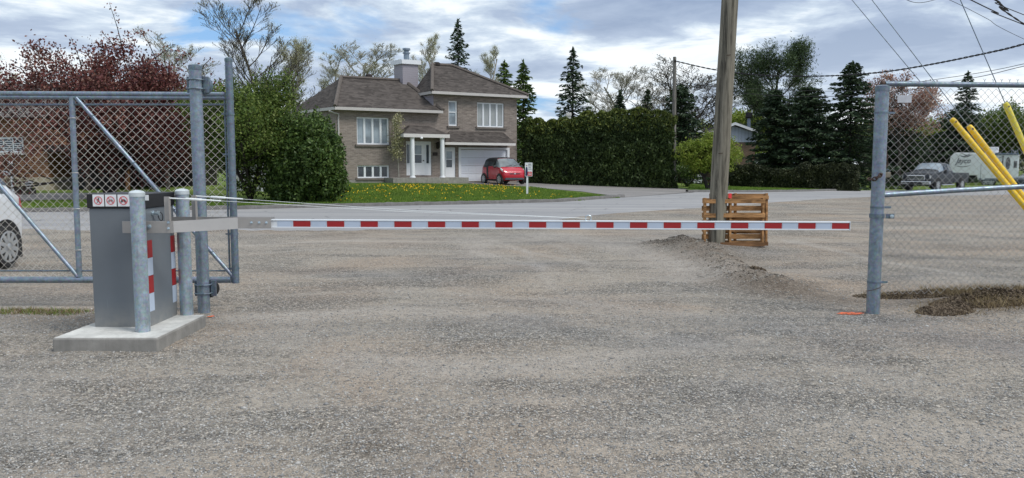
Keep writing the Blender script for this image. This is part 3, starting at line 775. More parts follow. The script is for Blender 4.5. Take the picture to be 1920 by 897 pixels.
# ------------------------------------------------------------------ foliage generators
def rot_about(v, ax, a): return Matrix.Rotation(a, 3, ax) @ v
def skeleton(rnd, base, H, spread, levels=4, nch=(9,5,4,3), r0=.14, trunk_frac=.3, ang=(.75,.7,.7,.7), ratio=(.45,.5,.5,.5), trop=.12, lean=(0,0), wob=.12, trunks=1, minr=.006):
    mb = MB(); tips = []
    def br(p, d, L, r, lev):
        k = 5 if lev < 2 else 3
        pts = [p.copy()]; rr = [r]; dd = d.copy()
        for i in range(k):
            dd = (dd+Vector((rnd.gauss(0, wob), rnd.gauss(0, wob), rnd.gauss(0, wob*.5)+trop*(0 if lev == 0 else 1)*.6))).normalized()
            pts.append(pts[-1]+dd*L/k); rr.append(max(minr, r*(1-.62*(i+1)/k)))
        mb.tube(pts, rr, 7 if lev == 0 else (5 if lev == 1 else 3), cap=(lev == 0))
        if lev >= levels:
            tips.append((pts[-1], dd)); tips.append((pts[-2], dd)); return
        if lev >= levels-1: tips.append((pts[-1], dd))
        n = nch[lev]; t0 = trunk_frac if lev == 0 else .25
        for i in range(n):
            t = t0+(1-t0)*(i+rnd.random()*.8)/n
            j = min(int(t*k), k-1); q = pts[j].lerp(pts[j+1], t*k-j); dl = (pts[j+1]-pts[j]).normalized()
            ax = dl.cross(Vector((rnd.gauss(0,1), rnd.gauss(0,1), rnd.gauss(0,1)))).normalized()
            nd = rot_about(dl, ax, ang[lev]*(.75+.5*rnd.random()))
            if lev == 0: nd = rot_about(nd, Vector((0,0,1)), i*2.4)
            LL = L*ratio[lev]*(1.15-.55*(t if lev else (t-t0)/(1-t0)*.9))*(spread if lev == 0 else 1)
            br(q, nd, LL*(.8+.4*rnd.random()), max(minr, rr[j]*.55), lev+1)
    for k in range(trunks):
        a = 6.283*k/max(1, trunks)+rnd.random()
        ln = .0 if trunks == 1 else .38
        d = Vector((lean[0]+math.cos(a)*ln, lean[1]+math.sin(a)*ln, 1)).normalized()
        br(Vector(base), d, H*(1 if trunks == 1 else .85+.2*rnd.random()), r0*(1 if trunks == 1 else .7), 0)
    return mb, tips
def fit(sk, base, H, W):
    """scale a grown skeleton about its foot to the height and crown width it should have"""
    mb, tips = sk; b = Vector(base); T = np.array([tuple(t[0]) for t in tips])
    kz = H/(np.percentile(T[:, 2], 99.5)-b.z); kx = W/max(.1, np.percentile(T[:, 0], 97)-np.percentile(T[:, 0], 3))
    f = lambda p: (b.x+(p[0]-b.x)*kx, b.y+(p[1]-b.y)*kx, b.z+(p[2]-b.z)*kz)
    mx = np.mean([f(t[0])[0] for t in tips])-b.x; my = np.mean([f(t[0])[1] for t in tips])-b.y; g0 = f
    f = lambda p: (lambda q: (q[0]-mx*min(1, max(0, (q[2]-b.z)/H*1.4)), q[1]-my*min(1, max(0, (q[2]-b.z)/H*1.4)), q[2]))(g0(p))
    mb.v = [f(p) for p in mb.v]; return mb, [(Vector(f(p)), d) for p, d in tips]
def leaves(C, size, aspect=.55, dirs=None, jit=1.0, r=rng):
    C = np.asarray(C, float); n = len(C)
    d = r.normal(0, 1, (n, 3))*jit
    if dirs is not None: d = d+np.asarray(dirs, float)
    d /= np.linalg.norm(d, axis=1)[:, None]+1e-9
    o = r.normal(0, 1, (n, 3)); s = np.cross(d, o); s /= np.linalg.norm(s, axis=1)[:, None]+1e-9
    L = (size*(.6+.8*r.random(n)))[:, None] if not hasattr(size, '__len__') else np.asarray(size)[:, None]
    W = L*aspect
    V = np.stack([C-d*L*.5, C+s*W*.5, C+d*L*.5, C-s*W*.5], 1)
    return V.reshape(-1, 3), np.arange(n*4).reshape(-1, 4)
def around(tips, per, rad, r=rng):
    T = np.array([tuple(t[0]) for t in tips]); D = np.array([tuple(t[1]) for t in tips])
    C = np.repeat(T, per, 0)+r.normal(0, rad, (len(T)*per, 3)); return C, np.repeat(D, per, 0)
def blob_points(n, blobs, shell=.55, r=rng, rough=.18):
    """points in the outer layer of overlapping uneven ellipsoids"""
    vol = np.array([b[3]*b[4]*b[5] for b in blobs])**.8; vol /= vol.sum(); out = []
    for b, w in zip(blobs, vol):
        m = int(n*w); d = r.normal(0, 1, (m, 3)); d /= np.linalg.norm(d, axis=1)[:, None]
        rr = (shell+(1-shell)*r.random(m)**.6)
        k = 1+rough*(vnoise(d[:, 0]*3+7+b[0], d[:, 2]*3+b[1], 3)+vnoise(d[:, 1]*6+3, d[:, 0]*6+b[2], 9)-1)*1.6
        out.append(np.array(b[:3])+d*(rr*k)[:, None]*np.array(b[3:6]))
    return np.concatenate(out)
def cull(C, seed, thr=.35, sc=1.2):
    m = vnoise(C[:, 0]*sc+C[:, 1]*.7, C[:, 2]*sc*1.2+C[:, 1]*.5, seed) > thr
    return C[m]
L_ = {}
L_['purple'] = leafmat('purple_leaves', [(.040, .015, .017), (.10, .032, .034), (.17, .060, .058), (.26, .15, .125)], .5, .9, .2)
L_['green'] = leafmat('fresh_green_leaves', [(0.045, 0.08, 0.018), (0.085, 0.135, 0.03), (0.16, 0.205, 0.055)], .5, .9, .3)
L_['bush'] = leafmat('bush_leaves', [(0.03, 0.058, 0.018), (0.058, 0.105, 0.028), (0.11, 0.165, 0.045)], .45, 1.0, .2)
L_['young'] = leafmat('young_leaves', [(0.11, 0.176, 0.022), (0.198, 0.264, 0.044), (0.286, 0.33, 0.077)], .5, .9, .35)
L_['bud'] = leafmat('opening_buds', [(.20, .20, .09), (.34, .35, .18), (.50, .50, .34)], .6, .5, .3)
L_['spruce'] = leafmat('spruce_needles', [(0.015, 0.03, 0.018), (0.03, 0.054, 0.027), (0.051, 0.083, 0.039)], .6, .6, .05)
L_['blue'] = leafmat('pine_needles', [(.024, .045, .020), (.050, .083, .034), (.090, .130, .058)], .6, .6, .1)
L_['cedar'] = leafmat('cedar_sprays', [(0.032, 0.064, 0.016), (0.064, 0.112, 0.026), (0.104, 0.152, 0.038)], .6, .8, .08)
L_['hedge'] = leafmat('hedge_sprays', [(0.018, 0.032, 0.012), (0.036, 0.06, 0.018), (0.06, 0.088, 0.028)], .6, .7, .08)
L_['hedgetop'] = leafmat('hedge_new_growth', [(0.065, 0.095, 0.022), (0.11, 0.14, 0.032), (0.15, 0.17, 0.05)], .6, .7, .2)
L_['darkhedge'] = leafmat('dark_hedge_leaves', [(0.015, 0.021, 0.012), (0.033, 0.042, 0.018), (0.053, 0.063, 0.03)], .6, .7, .05)
L_['blossom'] = leafmat('pinkish_bud_clusters', [(.20, .10, .09), (.33, .20, .17), (.45, .34, .30)], .6, .6, .2)
L_['dry'] = leafmat('dry_grass', [(.09, .065, .038), (.19, .145, .085), (.32, .26, .155)], .8, .8, .1)

def tree(name, label, cat, base, skel, tips_args, leafm, barkm, lsize, aspect=.6, jit=1.0, group=None, extra=None):
    root = thing(name, label, cat, base, 0, group)
    mb, tips = skel
    mb.build('trunk', barkm, root, smooth=True)
    C, D = around(tips, *tips_args)
    if extra is not None:
        C = np.concatenate([C, extra]); D = np.concatenate([D, np.zeros((len(extra), 3))])
    V, Fc = leaves(C, lsize, aspect, D, jit); npmesh('crown', V, Fc, leafm, root)
    return root
def gb(px, py):   # base on the raised land beyond the kerb
    return G2(px, py)
# -- conifers
def spruce(name, label, base, H, R, seed, leafm=None, dens=1.0, droop=.35, crown0=.06, cat='spruce tree', group=None, power=.85, spray=.34, lean=0, ragged=.2):
    r = np.random.default_rng(seed); root = thing(name, label, cat, base, 0, group); base = Vector(base)
    tr = MB(); tr.tube([base, base+Vector((lean*.5, 0, H*.5)), base+Vector((lean, 0, H*.99))], [H*.016, H*.009, .012], 7)
    Cs, Ds = [], []; br = MB(); z = crown0*H; up_ = 0
    while z < H*.985:
        f = 1-z/H; rad = R*(f**power); k = 5 if f > .15 else 4
        for i in range(k):
            a = up_*1.1+i*6.283/k+r.normal(0, .25); l = rad*(1-ragged+2*ragged*r.random())+.12
            dr = droop*(.6+.8*r.random())*(1 if f > .25 else -.5)
            o = np.array([base.x+lean*z/H, base.y, base.z+z+r.normal(0, .08)])
            dirh = np.array([math.cos(a), math.sin(a), 0.])
            pts = []
            for t in (0, .35, .7, 1.): pts.append(o+dirh*l*t+np.array([0, 0, -dr*l*(t*.9-.45*t*t)]))
            br.tube([Vector(p) for p in pts], [max(.012, l*.014), max(.01, l*.010), .009, .006], 3, cap=False)
            m = int(max(5, l*17*dens)); t = r.random(m)**.75
            side = np.array([-dirh[1], dirh[0], 0])
            w = (1-t*.75)*l*.33
            lat = (r.random(m)*2-1)*w
            c = o+dirh*(l*t)[:, None]+side*lat[:, None]; c[:, 2] += -dr*l*(t*.9-.45*t*t)-np.abs(lat)*.25-r.random(m)*.16
            d = dirh*.9+side*(np.sign(lat)*.8)[:, None]; d = d+np.array([0, 0, -.25])
            Cs.append(c); Ds.append(d)
        z += max(.10, H*.024*(.5+f)); up_ += 1
    # leader
    m = 22; t = r.random(m); c = np.column_stack([base.x+lean+r.normal(0, .05, m), base.y+r.normal(0, .05, m), base.z+H*(.94+.06*t)])
    Cs.append(c); Ds.append(np.tile([0, 0, 1.2], (m, 1)))
    tr.build('trunk', M['bark_dark'], root, smooth=True); br.build('branches', M['bark_dark'], root)
    V, Fc = leaves(np.concatenate(Cs), spray, .30, np.concatenate(Ds), .35, r); npmesh('needles', V, Fc, leafm or L_['spruce'], root)
    return root
def col_h(px_base_y, py_top, Y, zb):   # height of something standing at depth Y from its top pixel row
    return P(960, py_top, Y).z-zb

# ---- purple crabapple (left, behind the gate)
rnd = random.Random(11)
b = gb(205, 372); 
s1 = skeleton(rnd, b, 3.9, 1.35, 4, (8,6,5,4), .17, .22, (1.05,.75,.7,.7), (.62,.52,.5,.5), .10, trunks=4, wob=.12)
Yc = b.y
def blobs_px(lst, Y, ry=.8):
    out = []
    for (cx, cy, rx, rz) in lst:
        c = P(cx, cy, Y); k = Y/F0; out.append((c.x, c.y, c.z, rx*k, ry*rx*k, rz*k))
    return out
eb = cull(blob_points(26000, blobs_px([(80,165,80,60),(205,145,75,72),(300,150,85,70),(375,175,55,60),(240,225,150,60),(190,290,100,35),(330,270,95,55),(235,100,42,40),(40,140,35,38)], Yc), .15, rough=.45), 5, .44, 1.1)
sprig = []
for (x0, y0, x1, y1) in ((120,130,30,80),(130,140,100,80),(160,150,133,70),(235,110,205,5),(225,110,190,60),(300,130,262,55),(290,110,330,95),(370,150,395,110),(60,150,15,120),(180,120,145,95),(330,120,350,100)):
    a = P(x0, y0, Yc); e = P(x1, y1, Yc+rnd.uniform(-1, 1))
    for k in range(26): 
        t = rnd.random()**.8; q = a.lerp(e, t)+Vector((rnd.gauss(0,.10*(1.3-t)), rnd.gauss(0,.2), rnd.gauss(0,.10*(1.3-t))+.3*math.sin(3.1*t)*.5)); sprig.append(tuple(q))
    s1[0].tube([a, a.lerp(e, .5)+Vector((0,0,.15)), e], [.03, .018, .008], 3)
tree('crabapple_tree', 'large spreading crabapple tree with dark purple leaves beyond the sliding gate', 'tree', b, s1, (5, .22), L_['purple'], M['bark_dark'], .105, .6, extra=np.concatenate([eb, np.array(sprig)]))
# ---- tall green shrub beside the gate's end post
b = gb(470, 378); rnd = random.Random(5)
s2 = skeleton(rnd, b, 3.6, .9, 4, (8,5,4,4), .09, .12, (.7,.7,.7,.7), (.6,.5,.5,.5), .2, trunks=6)
eb = cull(blob_points(15000, blobs_px([(455,215,60,60),(500,230,60,60),(470,290,70,45),(520,260,45,60),(430,170,25,35),(490,190,40,45),(480,345,55,26),(530,350,35,26)], b.y), .3), 8, .22, 1.8)
tree('tall_shrub', 'tall loose green shrub with bare lower stems beside the round bush', 'shrub', b, s2, (4, .2), L_['green'], M['bark_dark'], .10, .6, extra=eb)
# reddish sprigs of the crabapple carried into it are left to the tree above
# ---- dense round bush in front of the house corner
b = gb(575, 379); rnd = random.Random(6)
s3 = skeleton(rnd, b, 2.0, .9, 3, (7,5,4), .07, .1, (.8,.7,.7), (.6,.5,.5), .2, trunks=6)
eb = blob_points(30000, blobs_px([(575,310,66,64),(600,300,50,60),(540,300,50,65),(585,260,45,42),(620,320,34,52),(530,345,35,32),(600,350,44,26)], b.y-.3, .9), .62, rough=.40)
eb = eb[eb[:, 2] > b.z+.05]
tree('round_bush', 'dense round dark green bush at the left corner of the taupe brick house', 'shrub', b, s3, (5, .15), L_['bush'], M['bark_dark'], .12, .6, extra=eb)
# ---- young tree in front of the porch
b = gb(748, 343); rnd = random.Random(9)
h = P(748, 232, b.y).z-b.z
s4 = skeleton(rnd, b, h, .55, 3, (14,5,3), .045, .28, (.5,.6,.6), (.34,.45,.5), .25, wob=.05, minr=.010)
tree('young_tree', 'slim young tree with pale leaves in front of the porch', 'tree', b, s4, (4, .12), leafmat('pale_young_leaves', [(.20,.20,.10),(.34,.34,.20),(.52,.50,.38)]), M['bark_pale'], .085, .7)
# ---- hedge beside the driveway
def hedge(name, label, A, Bp, h0, h1, w, n, lm, leafs, top=None, seed=3, aspect=.5, bumps=.22):
    r = np.random.default_rng(seed); A = np.array(A[:3]); Bp = np.array(Bp[:3]); d = Bp[:2]-A[:2]; L = np.linalg.norm(d); d /= L; nn = np.array([-d[1], d[0]])
    root = thing(name, label, 'hedge', tuple(A))
    ta = r.random(n); face = r.random(n); 
    zt = lambda t: (h0*(1-t)+h1*t)+.22*(vnoise(t*L*.8, 0*t+1, seed)-.5)*2+.30*(vnoise(t*L*2.6, 0*t, seed+1)-.5)
    hgt_ = zt(ta); v = r.random(n)
    # front / back / top / ends
    z = v*hgt_; off = np.where(face < .46, -w/2, w/2)
    isT = face > .80; off = np.where(isT, (r.random(n)*2-1)*w/2, off); z = np.where(isT, hgt_, z)
    isE = (face > .66) & ~isT; eN = r.random(n) < .5
    ta = np.where(isE, np.where(eN, 0, 1), ta); off = np.where(isE, (r.random(n)*2-1)*w/2, off); z = np.where(isE, r.random(n)*zt(ta), z)
    k = 1-.22*np.clip((z/hgt_-.80)/.2, 0, 1)**2; off = off*k
    bump_ = bumps*(vnoise(ta*L*1.3, z*1.3, seed+4)-.5)*2+.10*(vnoise(ta*L*3.2+off, z*3.2, seed+6)-.5)*2+r.normal(0, .05, n)
    sg = np.sign(off)
    x = A[0]+d[0]*ta*L+nn[0]*(off+sg*bump_*(~isE)); y = A[1]+d[1]*ta*L+nn[1]*(off+sg*bump_*(~isE))
    es = np.where(eN, -1, 1)*isE*(bump_+.12*(1-(2*off/w)**2)*2); x += d[0]*es; y += d[1]*es
    zz = A[2]*(1-ta)+Bp[2]*ta+z+isT*np.abs(bump_)*.5
    dirs = np.column_stack([nn[0]*sg*.5, nn[1]*sg*.5, np.full(n, .8)])
    C = np.column_stack([x, y, zz])
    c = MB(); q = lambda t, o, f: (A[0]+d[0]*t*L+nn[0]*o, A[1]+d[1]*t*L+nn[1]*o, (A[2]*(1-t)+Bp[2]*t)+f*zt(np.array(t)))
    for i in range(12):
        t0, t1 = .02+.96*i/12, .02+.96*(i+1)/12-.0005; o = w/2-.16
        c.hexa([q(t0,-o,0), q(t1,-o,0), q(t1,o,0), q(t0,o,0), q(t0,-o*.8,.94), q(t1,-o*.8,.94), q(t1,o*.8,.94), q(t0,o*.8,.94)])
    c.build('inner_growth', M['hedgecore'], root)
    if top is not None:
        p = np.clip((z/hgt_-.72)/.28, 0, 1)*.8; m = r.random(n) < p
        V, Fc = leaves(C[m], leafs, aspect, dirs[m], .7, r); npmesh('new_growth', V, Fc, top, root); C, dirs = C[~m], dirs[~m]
    V, Fc = leaves(C, leafs, aspect, dirs, .7, r); npmesh('foliage', V, Fc, lm, root)
    return root
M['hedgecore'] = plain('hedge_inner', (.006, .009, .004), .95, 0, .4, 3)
ha = G2(990, 344); hb = G2(1277, 354.5)
k = .75
ha2 = Vector((ha.x+N.x*0, ha.y+.8, ha.z)); hb2 = Vector((hb.x-.55, hb.y+.8, hb.z))
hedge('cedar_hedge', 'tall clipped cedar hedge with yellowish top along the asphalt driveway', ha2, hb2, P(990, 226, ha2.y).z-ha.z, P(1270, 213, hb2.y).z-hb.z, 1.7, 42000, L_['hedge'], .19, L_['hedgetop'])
la = G2(1366, 344); lb = G2(1592, 349.5)
lb2 = P(1600, 345, 53.5); lb2.z = float(H2(lb2.x, lb2.y)); la2 = P(1374, 345, 55.5); la2.z = float(H2(la2.x, la2.y))
hedge('low_hedge', 'low dark clipped hedge under the dense spruces', la2, lb2, P(1374, 314, la2.y).z-la2.z, P(1600, 316, lb2.y).z-lb2.z, 1.4, 26000, L_['darkhedge'], .15, None, 8)
# ---- spruces and pines
def at_px(px, Y): p = P(px, 300, Y); p.z = float(H2(p.x, p.y)); return p
def spr(name, label, px, top, wpx, Y, seed, **kw):
    b = at_px(px, Y); H = P(px, top, Y).z-b.z; return spruce(name, label, b, H, wpx/2*Y/F0*1.28, seed, **kw)
spr('spruce_tree', 'tall pointed dark spruce rising behind the ridge of the upper roof', 860, 36, 92, 66, 1, dens=1.2, droop=.25, ragged=.3)
spr('spruce_tree', 'isolated pointed spruce standing above the left half of the tall hedge', 1073, 90, 92, 62, 2, dens=1.05, droop=.3, ragged=.42)
spr('spruce_tree', 'small spruce tip above the hedge left of the grey pole', 1161, 170, 48, 64, 3, dens=1.2, ragged=.35, cat='spruce tree')
spr('spruce_tree', 'smallest spruce tip between two bare trees above the hedge', 1212, 168, 44, 68, 4, dens=1.0, ragged=.4)
spr('spruce_tree', 'broad dark spruce directly behind the bare grey utility pole', 1274, 158, 106, 60, 5, dens=1.5, power=.6)
spr('spruce_tree', 'wide black-green spruce nearest the white gable', 1450, 168, 100, 61, 6, dens=1.9, power=.55, droop=.3)
spr('spruce_tree', 'second dense spruce of the row, rounder and lower topped', 1512, 160, 126, 60.5, 7, dens=1.9, power=.5, droop=.3)
spr('spruce_tree', 'tallest dense pointed spruce of the row left of the fence post', 1592, 115, 140, 60, 8, dens=1.9, power=.68, droop=.3)
spr('spruce_tree', 'dark spruce half hidden behind the chain-link fence post', 1684, 200, 120, 68, 9, dens=1.7, power=.55)
spr('spruce_tree', 'pointed spruce seen through the chain-link fence above the trailer', 1806, 134, 88, 80, 10, dens=1.4, power=.8)
spr('spruce_tree', 'low broad spruce left of the trailer behind the fence', 1792, 205, 130, 78, 12, dens=1.5, power=.5)
# white pine
b = at_px(1452, 71); rnd = random.Random(21)
H = P(1452, 92, 71).z-b.z
s = skeleton(rnd, b, H*.93, 1.15, 3, (24,6,4), .22, .22, (1.15,.65,.6), (.40,.42,.5), .16, lean=(.03,0), wob=.06, minr=.015)
s = fit(s, b, H, 150*71/F0)
tree('pine_tree', 'tall airy pine with irregular blue-green limbs above the dense spruces', 'pine tree', b, s, (30, .32), L_['blue'], M['bark_dark'], .30, .16)
# ragged cedars right of the house
for px, top, wp, Y, sd, lab in ((946,114,56,62,31,'left of two ragged cedars behind the right end of the roof'),(981,113,52,60,32,'taller right one of two ragged cedars behind the roof end')):
    b = at_px(px, Y); k = Y/F0; H = P(px, top, Y).z-b.z; rnd = random.Random(sd)
    if 1:
        spruce('cedar_tree', lab, b, H, wp/2*k*1.35, sd, L_['cedar'], dens=1.5, droop=-.35, power=.6, spray=.32, ragged=.45, cat='cedar tree'); continue
    s = skeleton(rnd, b, H*.97, .5, 2, (26,5), .12, .15, (.7,.6), (.16,.5), .35, wob=.03)
    bl = []
    for i in range(15):
        f = i/14.; zz = b.z+H*(.12+.86*f); rr = wp/2*k*(1.45-1.15*f**1.5)
        bl.append((b.x+rnd.gauss(0,.25)*(1-f), b.y, zz, rr*rnd.uniform(.7,1.15), rr*.8, H*.055))
    bl = bl if px < 960 else bl+[(b.x+1.0, b.y, b.z+4.2, 1.5, 1.1, 2.2)]
    eb = cull(blob_points(13000, bl, .3), sd, .30, 1.6)
    tree('cedar_tree', lab, 'cedar tree', b, s, (3, .15), L_['cedar'], M['bark_dark'], .24, .4, extra=eb)
# ---- bare budding trees: every one grown on its own
bare = [
 (488,-6,170,58,41,'tallest bare tree, its fine crown above the green shrub',1,.22),
 (540,75,90,60,42,'budding slender tree right of the tallest bare tree',1,.35),
 (340,66,130,70,43,'pale bare tree showing above the crabapple near the gate post',1,.3),
 (2,105,70,60,44,'whitish budding tree at the far left edge',1,.3),
 (628,98,70,85,45,'low budding tree behind the left end of the roof',1,.3),
 (700,80,100,85,46,'round budding tree behind the lower roof left of the chimney',1,.3),
 (808,65,75,85,47,'pale budding tree between chimney and tall spruce',1,.3),
 (906,85,60,85,48,'pale budding tree right of the tall spruce',1,.3),
 (1165,128,130,80,49,'rounded bare tree above the middle of the tall hedge',1,.25),
 (1290,106,190,76,50,'wide bare tree behind the slender grey utility pole',1,.2),
]
for (px, top, wp, Y, sd, lab, nt, tf) in bare:
    b = at_px(px, Y); H = P(px, top, Y).z-b.z; rnd = random.Random(sd); k = Y/F0
    sprd = min(1.6, wp*k/(H*.62))
    s = skeleton(rnd, b, H*1.02, min(sprd, .95), 4, (20,8,6,4), .0085*H, tf*.6, (.50,.5,.5,.55), (.42,.42,.5,.5), .22, trunks=nt, wob=.06, minr=.009)
    s = fit(s, b, H, wp*k*1.05)
    tree('bare_tree', lab, 'tree', b, s, (1 if sd not in (42,45,46,47,48) else 2, .14), L_['bud'], M['bark_pale'] if sd not in (41,50) else M['bark'], .062, .6)
# leafing trees at the right and background
b = at_px(1690, 66); rnd = random.Random(61); H = P(1690, 138, 66).z-b.z
s = skeleton(rnd, b, H*.92, 1.0, 4, (11,6,5,3), .15, .3, (.6,.6,.6,.6), (.45,.5,.5,.5), .15, wob=.1, minr=.014)
s = fit(s, b, H, 110*66/F0)
tree('budding_tree', 'pinkish brown budding tree above the fence corner post', 'tree', b, s, (5, .22), L_['blossom'], M['bark'], .15, .6)
for (px, top, wp, Y, sd, lab, key) in ((1868,200,110,86,62,'loose fresh green tree behind the white trailer','green'),(1930,215,120,84,63,'green tree at the right edge behind the trailer','green'),(1735,232,90,92,64,'bright young green tree above the small porch house','young'),(1640,240,90,80,65,'green tree hidden behind the spruce row','green'),(1395,215,110,84,66,'yellow-green tree showing beside the chimney of the white gable','young'),(1830,240,90,90,67,'dull green tree directly above the trailer roof','green')):
    b = at_px(px, Y); H = P(px, top, Y).z-b.z; rnd = random.Random(sd); k = Y/F0
    s = skeleton(rnd, b, H*.9, wp*k/(H*.6), 3, (12,6,5), .12, .25, (.7,.6,.6), (.42,.5,.5), .15, wob=.1, minr=.015)
    s = fit(s, b, H, wp*k)
    tree('leafy_tree', lab, 'tree', b, s, (14, .40), L_[key], M['bark'], .26, .6)
# small round tree by the road, right of the hedge
b = G2(1326, 356); rnd = random.Random(71); k = b.y/F0
s = skeleton(rnd, b, 2.5, 1.1, 3, (9,5,4), .17, .30, (.8,.7,.7), (.55,.5,.5), .12, wob=.14, trunks=2)
eb = cull(blob_points(15000, blobs_px([(1330,285,52,30),(1300,290,34,26),(1362,290,32,28),(1340,268,36,18),(1335,310,48,18)], b.y), .35), 4, .28, 2.0)
eb = eb[eb[:, 2] > b.z+1.0]
tree('round_tree', 'small round-crowned bright green tree behind the utility pole', 'tree', b, s, (6, .18), L_['young'], M['bark_dark'], .12, .6, extra=eb)
b = G2(1289, 350); rnd = random.Random(72)
s = skeleton(rnd, b, 1.5, 1.0, 3, (6,4,4), .1, .3, (.9,.8,.8), (.6,.5,.5), .05, trunks=2, wob=.3)
eb = cull(blob_points(3000, blobs_px([(1296,315,30,12),(1310,318,24,10)], b.y), .3), 4, .28, 2.0)
tree('crooked_shrub', 'small crooked-stemmed shrub at the right end of the tall hedge', 'shrub', b, s, (4, .15), L_['bush'], M['bark_dark'], .12, .6, extra=eb)
# distant wooded backdrop: one far mass of foliage behind everything
def wood(n):
    px = rng.random(n)*2500-300; Y = 120+rng.random(n)*60; h = 5.5+4*vnoise(px*.02, Y*0, 3)+3*vnoise(px*.07, Y*0, 4)
    x = (px-960)/F0*Y; z = -.4+rng.random(n)**.7*h; return np.column_stack([x, Y, z])
V, Fc = leaves(wood(42000), .8, .6)
tag(npmesh('distant_wood', V, Fc, leafmat('distant_foliage', [(.03,.045,.02),(.06,.08,.035),(.11,.12,.07)], .7, .1, .1)), 'far-off line of mixed woods behind the houses', 'woods', kind='stuff')
# ------------------------------------------------------------------ foreground metalwork
ZS = .105
fl = G(100, 659); fr = G(290, 660); bk = G(392, 612)
X0, X1, Y0, Y1 = fl.x, (fr.x+bk.x)/2, (fl.y+fr.y)/2, bk.y
slab = MB().box((X0, Y0, -.12), (X1, Y1, ZS)).build('concrete_slab', M['conc_side'], None, bevel=.012, origin=(X0, Y0, 0))
tag(slab, 'pale rectangular concrete slab under the grey barrier cabinet', 'slab')
MB().box((X0+.012, Y0+.012, ZS), (X1-.012, Y1-.012, ZS+.003)).build('trowelled_top', M['conc_top'], slab)
# cabinet
ca = G(178, 614, ZS); cb_ = G(281, 614, ZS); cd = G(329, 598, ZS)
cx0, cx1, cy0, cy1 = ca.x, cb_.x, ca.y, 6.93
zc1 = P(170, 391, cy0).z; zc2 = P(170, 364, cy0).z
cab = thing('boom_barrier', 'grey cabinet barrier with black top and long red and white boom arm', 'barrier', (cx0, cy0, ZS))
MB().box((cx0, cy0, ZS+.001), (cx1, cy1, zc1)).build('housing', M['cab'], cab, bevel=.006)
MB().box((cx0-.01, cy0-.012, zc1+.001), (cx1+.012, cy1+.012, zc2)).build('lid', M['black'], cab, bevel=.006)
yf = cy0-.014
def frect(x0, y0, x1, y1, off): 
    a = P(x0, y0, cy0); b = P(x1, y1, cy0); return (a.x, b.x, b.z, a.z, yf-off)
def flat(R, mat, name, parent, th=.001):
    return MB().box((R[0], R[4]-th, R[2]), (R[1], R[4], R[3])).build(name, mat, parent)
def ring2(c, r0, r1, y, n=28):
    mb = MB(); vs = []
    for i in range(n):
        t = 6.2832*i/n
        for r in (r0, r1): vs.append((c[0]+r*math.cos(t), y, c[1]+r*math.sin(t)))
    return mb.add(vs, [(2*i, 2*i+1, (2*i+3) % (2*n), (2*i+2) % (2*n)) for i in range(n)])
def stroke(mb, a, b, w, y):
    d = Vector((b[0]-a[0], 0, b[1]-a[1])).normalized(); q = Vector((-d.z, 0, d.x))*w/2
    A, Bq = Vector((a[0], y, a[1])), Vector((b[0], y, b[1])); return mb.add([A+q, Bq+q, Bq-q, A-q], [(0,1,2,3)])
def disc(mb, c, r, y, n=14):
    return mb.add([(c[0]+r*math.cos(6.2832*i/n), y, c[1]+r*math.sin(6.2832*i/n)) for i in range(n)], [tuple(range(n))])
for k, (x0, x1, lab) in enumerate(((175, 197.4, 'no pedestrians sticker'), (198.4, 220.6, 'no bicycles sticker'), (221.8, 244.8, 'no motorcycles sticker'))):
    R = frect(x0, 365, x1, 387.2, 0); st = flat(R, M['white'], 'prohibition_sticker', cab, .0015); tag(st, lab)
    c = ((R[0]+R[1])/2, (R[2]+R[3])/2); r = (R[1]-R[0])*.36; y = yf-.004
    g = MB()
    if k == 0:
        disc(g, (c[0]+.1*r, c[1]+.55*r), .14*r, y); stroke(g, (c[0], c[1]+.4*r), (c[0]-.02*r, c[1]-.1*r), .26*r, y)
        for e in ((-.35*r, -.62*r), (.32*r, -.6*r)): stroke(g, (c[0], c[1]-.05*r), (c[0]+e[0], c[1]+e[1]), .13*r, y-.0003)
        for e in ((-.4*r, .0), (.38*r, .05*r)): stroke(g, (c[0], c[1]+.32*r), (c[0]+e[0], c[1]+e[1]), .10*r, y-.0005)
    else:
        for sx in (-.42, .42):
            rr = ring2((c[0]+sx*r, c[1]-.22*r), .17*r if k == 1 else .12*r, .25*r, y, 18); g.add(rr.v, rr.f)
        wd = .07*r if k == 1 else .15*r
        for a, b in (((-.42,-.22),(-.1,.2)),((-.1,.2),(.3,.2)),((.3,.2),(.42,-.22)),((-.1,.2),(.05,-.2)),((.05,-.2),(.3,.2)),((.25,.35),(.42,.38)) if k == 1 else ((-.5,.18),(-.1,.2))):
            stroke(g, (c[0]+a[0]*r, c[1]+a[1]*r), (c[0]+b[0]*r, c[1]+b[1]*r), wd, y-.0003)
    g.build('pictogram', M['blacktext'], st)
    g = ring2(c, r*.84, r, y-.001); stroke(g, (c[0]-.66*r, c[1]+.66*r), (c[0]+.66*r, c[1]-.66*r), .15*r, y-.0013)
    g.build('red_ring', M['stickred'], st)
lb_ = flat(frect(246, 365.8, 280.6, 376, 0), M['white'], 'label_sticker', cab, .0015)
flat(frect(246, 365.8, 252.5, 375.6, .002), M['blue'], 'blue_field', lb_)
flat(frect(247.5, 369, 249, 372.5, .003), M['white'], 'mark', lb_)
